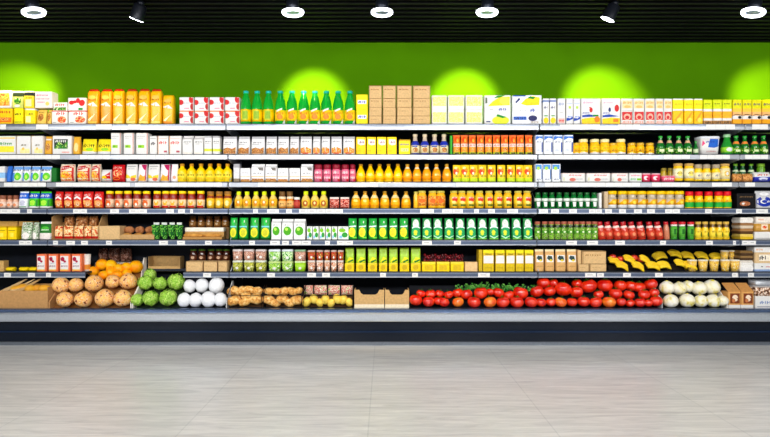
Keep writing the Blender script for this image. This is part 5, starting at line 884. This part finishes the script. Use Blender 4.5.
# tomatoes
def tomato(c1='f5380f', c2='cc1006'):
    r = root('tomato'); mb = MB(); mb.ball((0, 0, 0), 1.04, 1.04, .88, PAT(((.35, c1), (.65, c2)), 1.1, rough=.12, soft=True, coat=.9), lambda v: 1+.03*math.cos(5*math.atan2(v.y, v.x))*(1-abs(v.z))-.16*max(0, v.z-.8)/.2, 24, 14); a = mb.build('flesh', r)
    m2 = MB(); g = M('2a7a1c', .5)
    for k in range(5):
        t = 2*PI*k/5; d = Vector((math.cos(t), math.sin(t), 0)); n = Vector((-d.y, d.x, 0)); m2.quad([Vector((0, 0, .80)), d*.22+n*.07+Vector((0, 0, .86)), d*.5+Vector((0, 0, .82)), d*.22-n*.07+Vector((0, 0, .86))], g)
    m2.tube([(0, 0, .78), (.04, .02, 1.08)], .045, g, 6); return reg(r, a, m2.build('calyx', r))
front = [(415.7, 300, 6.4), (428.6, 301.6, 6), (438.4, 300.8, 4.6), (443.8, 302, 5.4), (474, 302, 6.4), (503, 302, 6.4), (517, 302, 6.6), (531, 302, 6.2), (541.2, 302.4, 5), (551, 302, 4.8), (572, 302, 5.2), (583.6, 301.4, 6), (595.7, 302, 6.2), (621.2, 302, 4.8), (630.2, 303, 4.4), (640, 302.4, 5.4), (648.4, 303, 4.2), (656, 301, 6)]
forg = [(458, 302, 5.6), (490, 302, 6.2), (560.7, 302, 5.8), (609, 302, 6.4)]
sec = [(421, 293.6, 4.4), (430.7, 294, 5), (439.6, 293.6, 4.2), (448.6, 294.6, 4.4), (457.4, 292.8, 5), (466.4, 294.2, 5.6), (480.7, 292.8, 6.6), (490.4, 291.8, 4), (498.6, 292.6, 5.4), (509, 295, 4.8), (520.6, 292.8, 7), (537, 291.2, 6.4), (549.6, 291, 5.6), (563, 289, 7.6), (576.6, 292, 6), (598.6, 294.4, 4.6), (615.6, 293.6, 6), (629, 294.8, 5), (644, 294.4, 5.4), (654, 292.8, 4.8)]
third = [(543.6, 282.8, 6), (588.6, 286, 7.4), (604.9, 285.2, 7), (620.4, 285.6, 5.8), (631, 286, 5.4), (639, 287, 5.8), (650.8, 284.2, 6), (553.4, 283, 4.4), (577, 283.6, 4.8)]
tm = tomato(); to = tomato('fb8a22', 'ee4e10')
scatter(front, tm, 'tomato', lambda p: 'of the red tomatoes in the front row')
scatter(forg, to, 'tomato', lambda p: 'of four orange toned tomatoes in the front row')
scatter(sec, dup(tm), 'tomato', lambda p: 'of the red tomatoes in the second row', rmul=1.05)
scatter(third, dup(tm), 'tomato', lambda p: 'of the red tomatoes on top of the heap', yoff=.01, rmul=1.06)
def vine():
    r = root('tomato_vine'); rs = random.Random(9); mb = MB(); g = M('3a8a2a', .5); g2 = M('6ab04a', .5); m2 = MB()
    for k in range(16):
        x = rs.uniform(-.11, .11); p = [(x, rs.uniform(-.02, .02), 0)]
        for j in range(4): q = p[-1]; p.append((q[0]+rs.uniform(-.02, .02), q[1]+rs.uniform(-.012, .012), q[2]+rs.uniform(.006, .018)))
        mb.tube(p, .0022, g, 5)
        for q in p[1:]:
            t = Vector((rs.uniform(-1, 1), rs.uniform(-.5, .5), rs.uniform(-.5, 1))).normalized()*.024; u = Vector((-t.z, .004, t.x))*.35; c = Vector(q); m2.quad([c, c+t*.5+u, c+t, c+t*.5-u], g2 if rs.random() < .5 else g)
    return reg(r, mb.build('stalk', r), m2.build('leaflet', r))
vn = vine()
for i, (x, y) in enumerate(((468, 289), (486, 288), (505, 289), (522, 290))):
    o = vn if i == 0 else dup(vn); place(o, x, y+1.5, .06, ('leftmost', 'second', 'third', 'rightmost')[i]+' of four green tomato vines behind the tomatoes', 'tomato vine', 'green vines behind the tomatoes', rz=i*PI)
# onions
def onion():
    r = root('onion'); mb = MB(); mb.ball((0, 0, 0), 1, 1, .9, PAT(((.4, 'f4f0e2'), (.55, 'efe8c4'), (.68, 'd8c95a')), 1.3, rough=.35, soft=True), lambda v: 1+.06*max(0, v.z-.6)+.012*math.cos(9*math.atan2(v.y, v.x))*(1-v.z*v.z), 26, 14); a = mb.build('bulb', r)
    m2 = MB(); m2.ball((0, 0, .88), .22, .22, .14, M('d8c84a', .5), nu=10, nv=6); return reg(r, a, m2.build('neck', r))
scatter([(667, 287.6, 7.6), (679.6, 288.4, 7.4), (688, 286.6, 6.6), (699.3, 288.4, 7.8), (711.6, 287, 8.4), (670.7, 301, 7.6), (687, 300.6, 7.8), (700.7, 301, 7), (713, 301, 7.4), (722.4, 301, 6)], onion(), 'onion', lambda p: 'of five white onions in the '+('front row' if p[1] > 295 else 'second row'), rmul=.96)
# mushroom punnets in kraft sleeves
for x0, x1, lab in ((728, 741, 'kraft carton with mushroom window, beside the onions'), (741.4, 754, 'kraft carton with mushroom window, next to the end stack')):
    Y = -.13; w0 = (x1-x0)/S(Y); h = PZ(284.4, Y)-DZ; r = root('mushroom_carton', (PX((x0+x1)/2, Y), Y+.06, DZ+.001)); mb = MB()
    f = loft(mb, ((0, 1, 1), (.68, 1, 1)), w0*.98, .12, h, None, M('d8a05c', .7), bands=[(0, .14, W)]); paint(mb, f, [('r', .15, .2, .92, .62, M('7a3a1c')), ('e', .55, .42, .24, .14, M('f3dcc0')), ('e', .42, .32, .14, .08, M('c87a4a'))], h, w0); ch = [mb.build('sleeve', r)]
    mb = MB(); mb.slab([(-w0*.49, -.058, h*.69), (w0*.49, -.058, h*.69), (w0*.46, .05, h), (-w0*.46, .05, h)], .005, M('c98f4e', .7), 'z'); ch.append(mb.build('flap', r)); tag(r, lab, 'carton'); reg(r, *ch)
YR = -.13
def dstack(ys, items):
    for (b_, t_), (kind, lab, kw) in zip(ys, items):
        w0 = 21/S(YR); h = (b_-t_)/S(YR); o = kind(w0, h, .14, **kw); o.location = (PX(766, YR), YR+.075, DZ+.001+(307.4-b_)/S(YR)); tag(o, lab, 'box')
dstack(((307.4, 295.4), (295.3, 285.6), (285.5, 279.6)), ((carton, 'white box with blue outline at the bottom right end', dict(art=[('r', .06, .1, .9, .14, NAVY), ('t', .2, .35, .8, .6, M('6a86b8'), 5)])), (tub, 'clear pastry box above the white bottom box', dict(body=PAT(((0, '4a2a1a'), (.45, 'b88a6a'), (.55, 'f0e0d0')), 50), lid=M('b8b0ac', .2), taper=.97)), (tub, 'silver lidded tray topping the bottom right stack', dict(body=M('c8ccd4', .3, .5), lid=M('9aa0aa', .25, .6), taper=.95))))
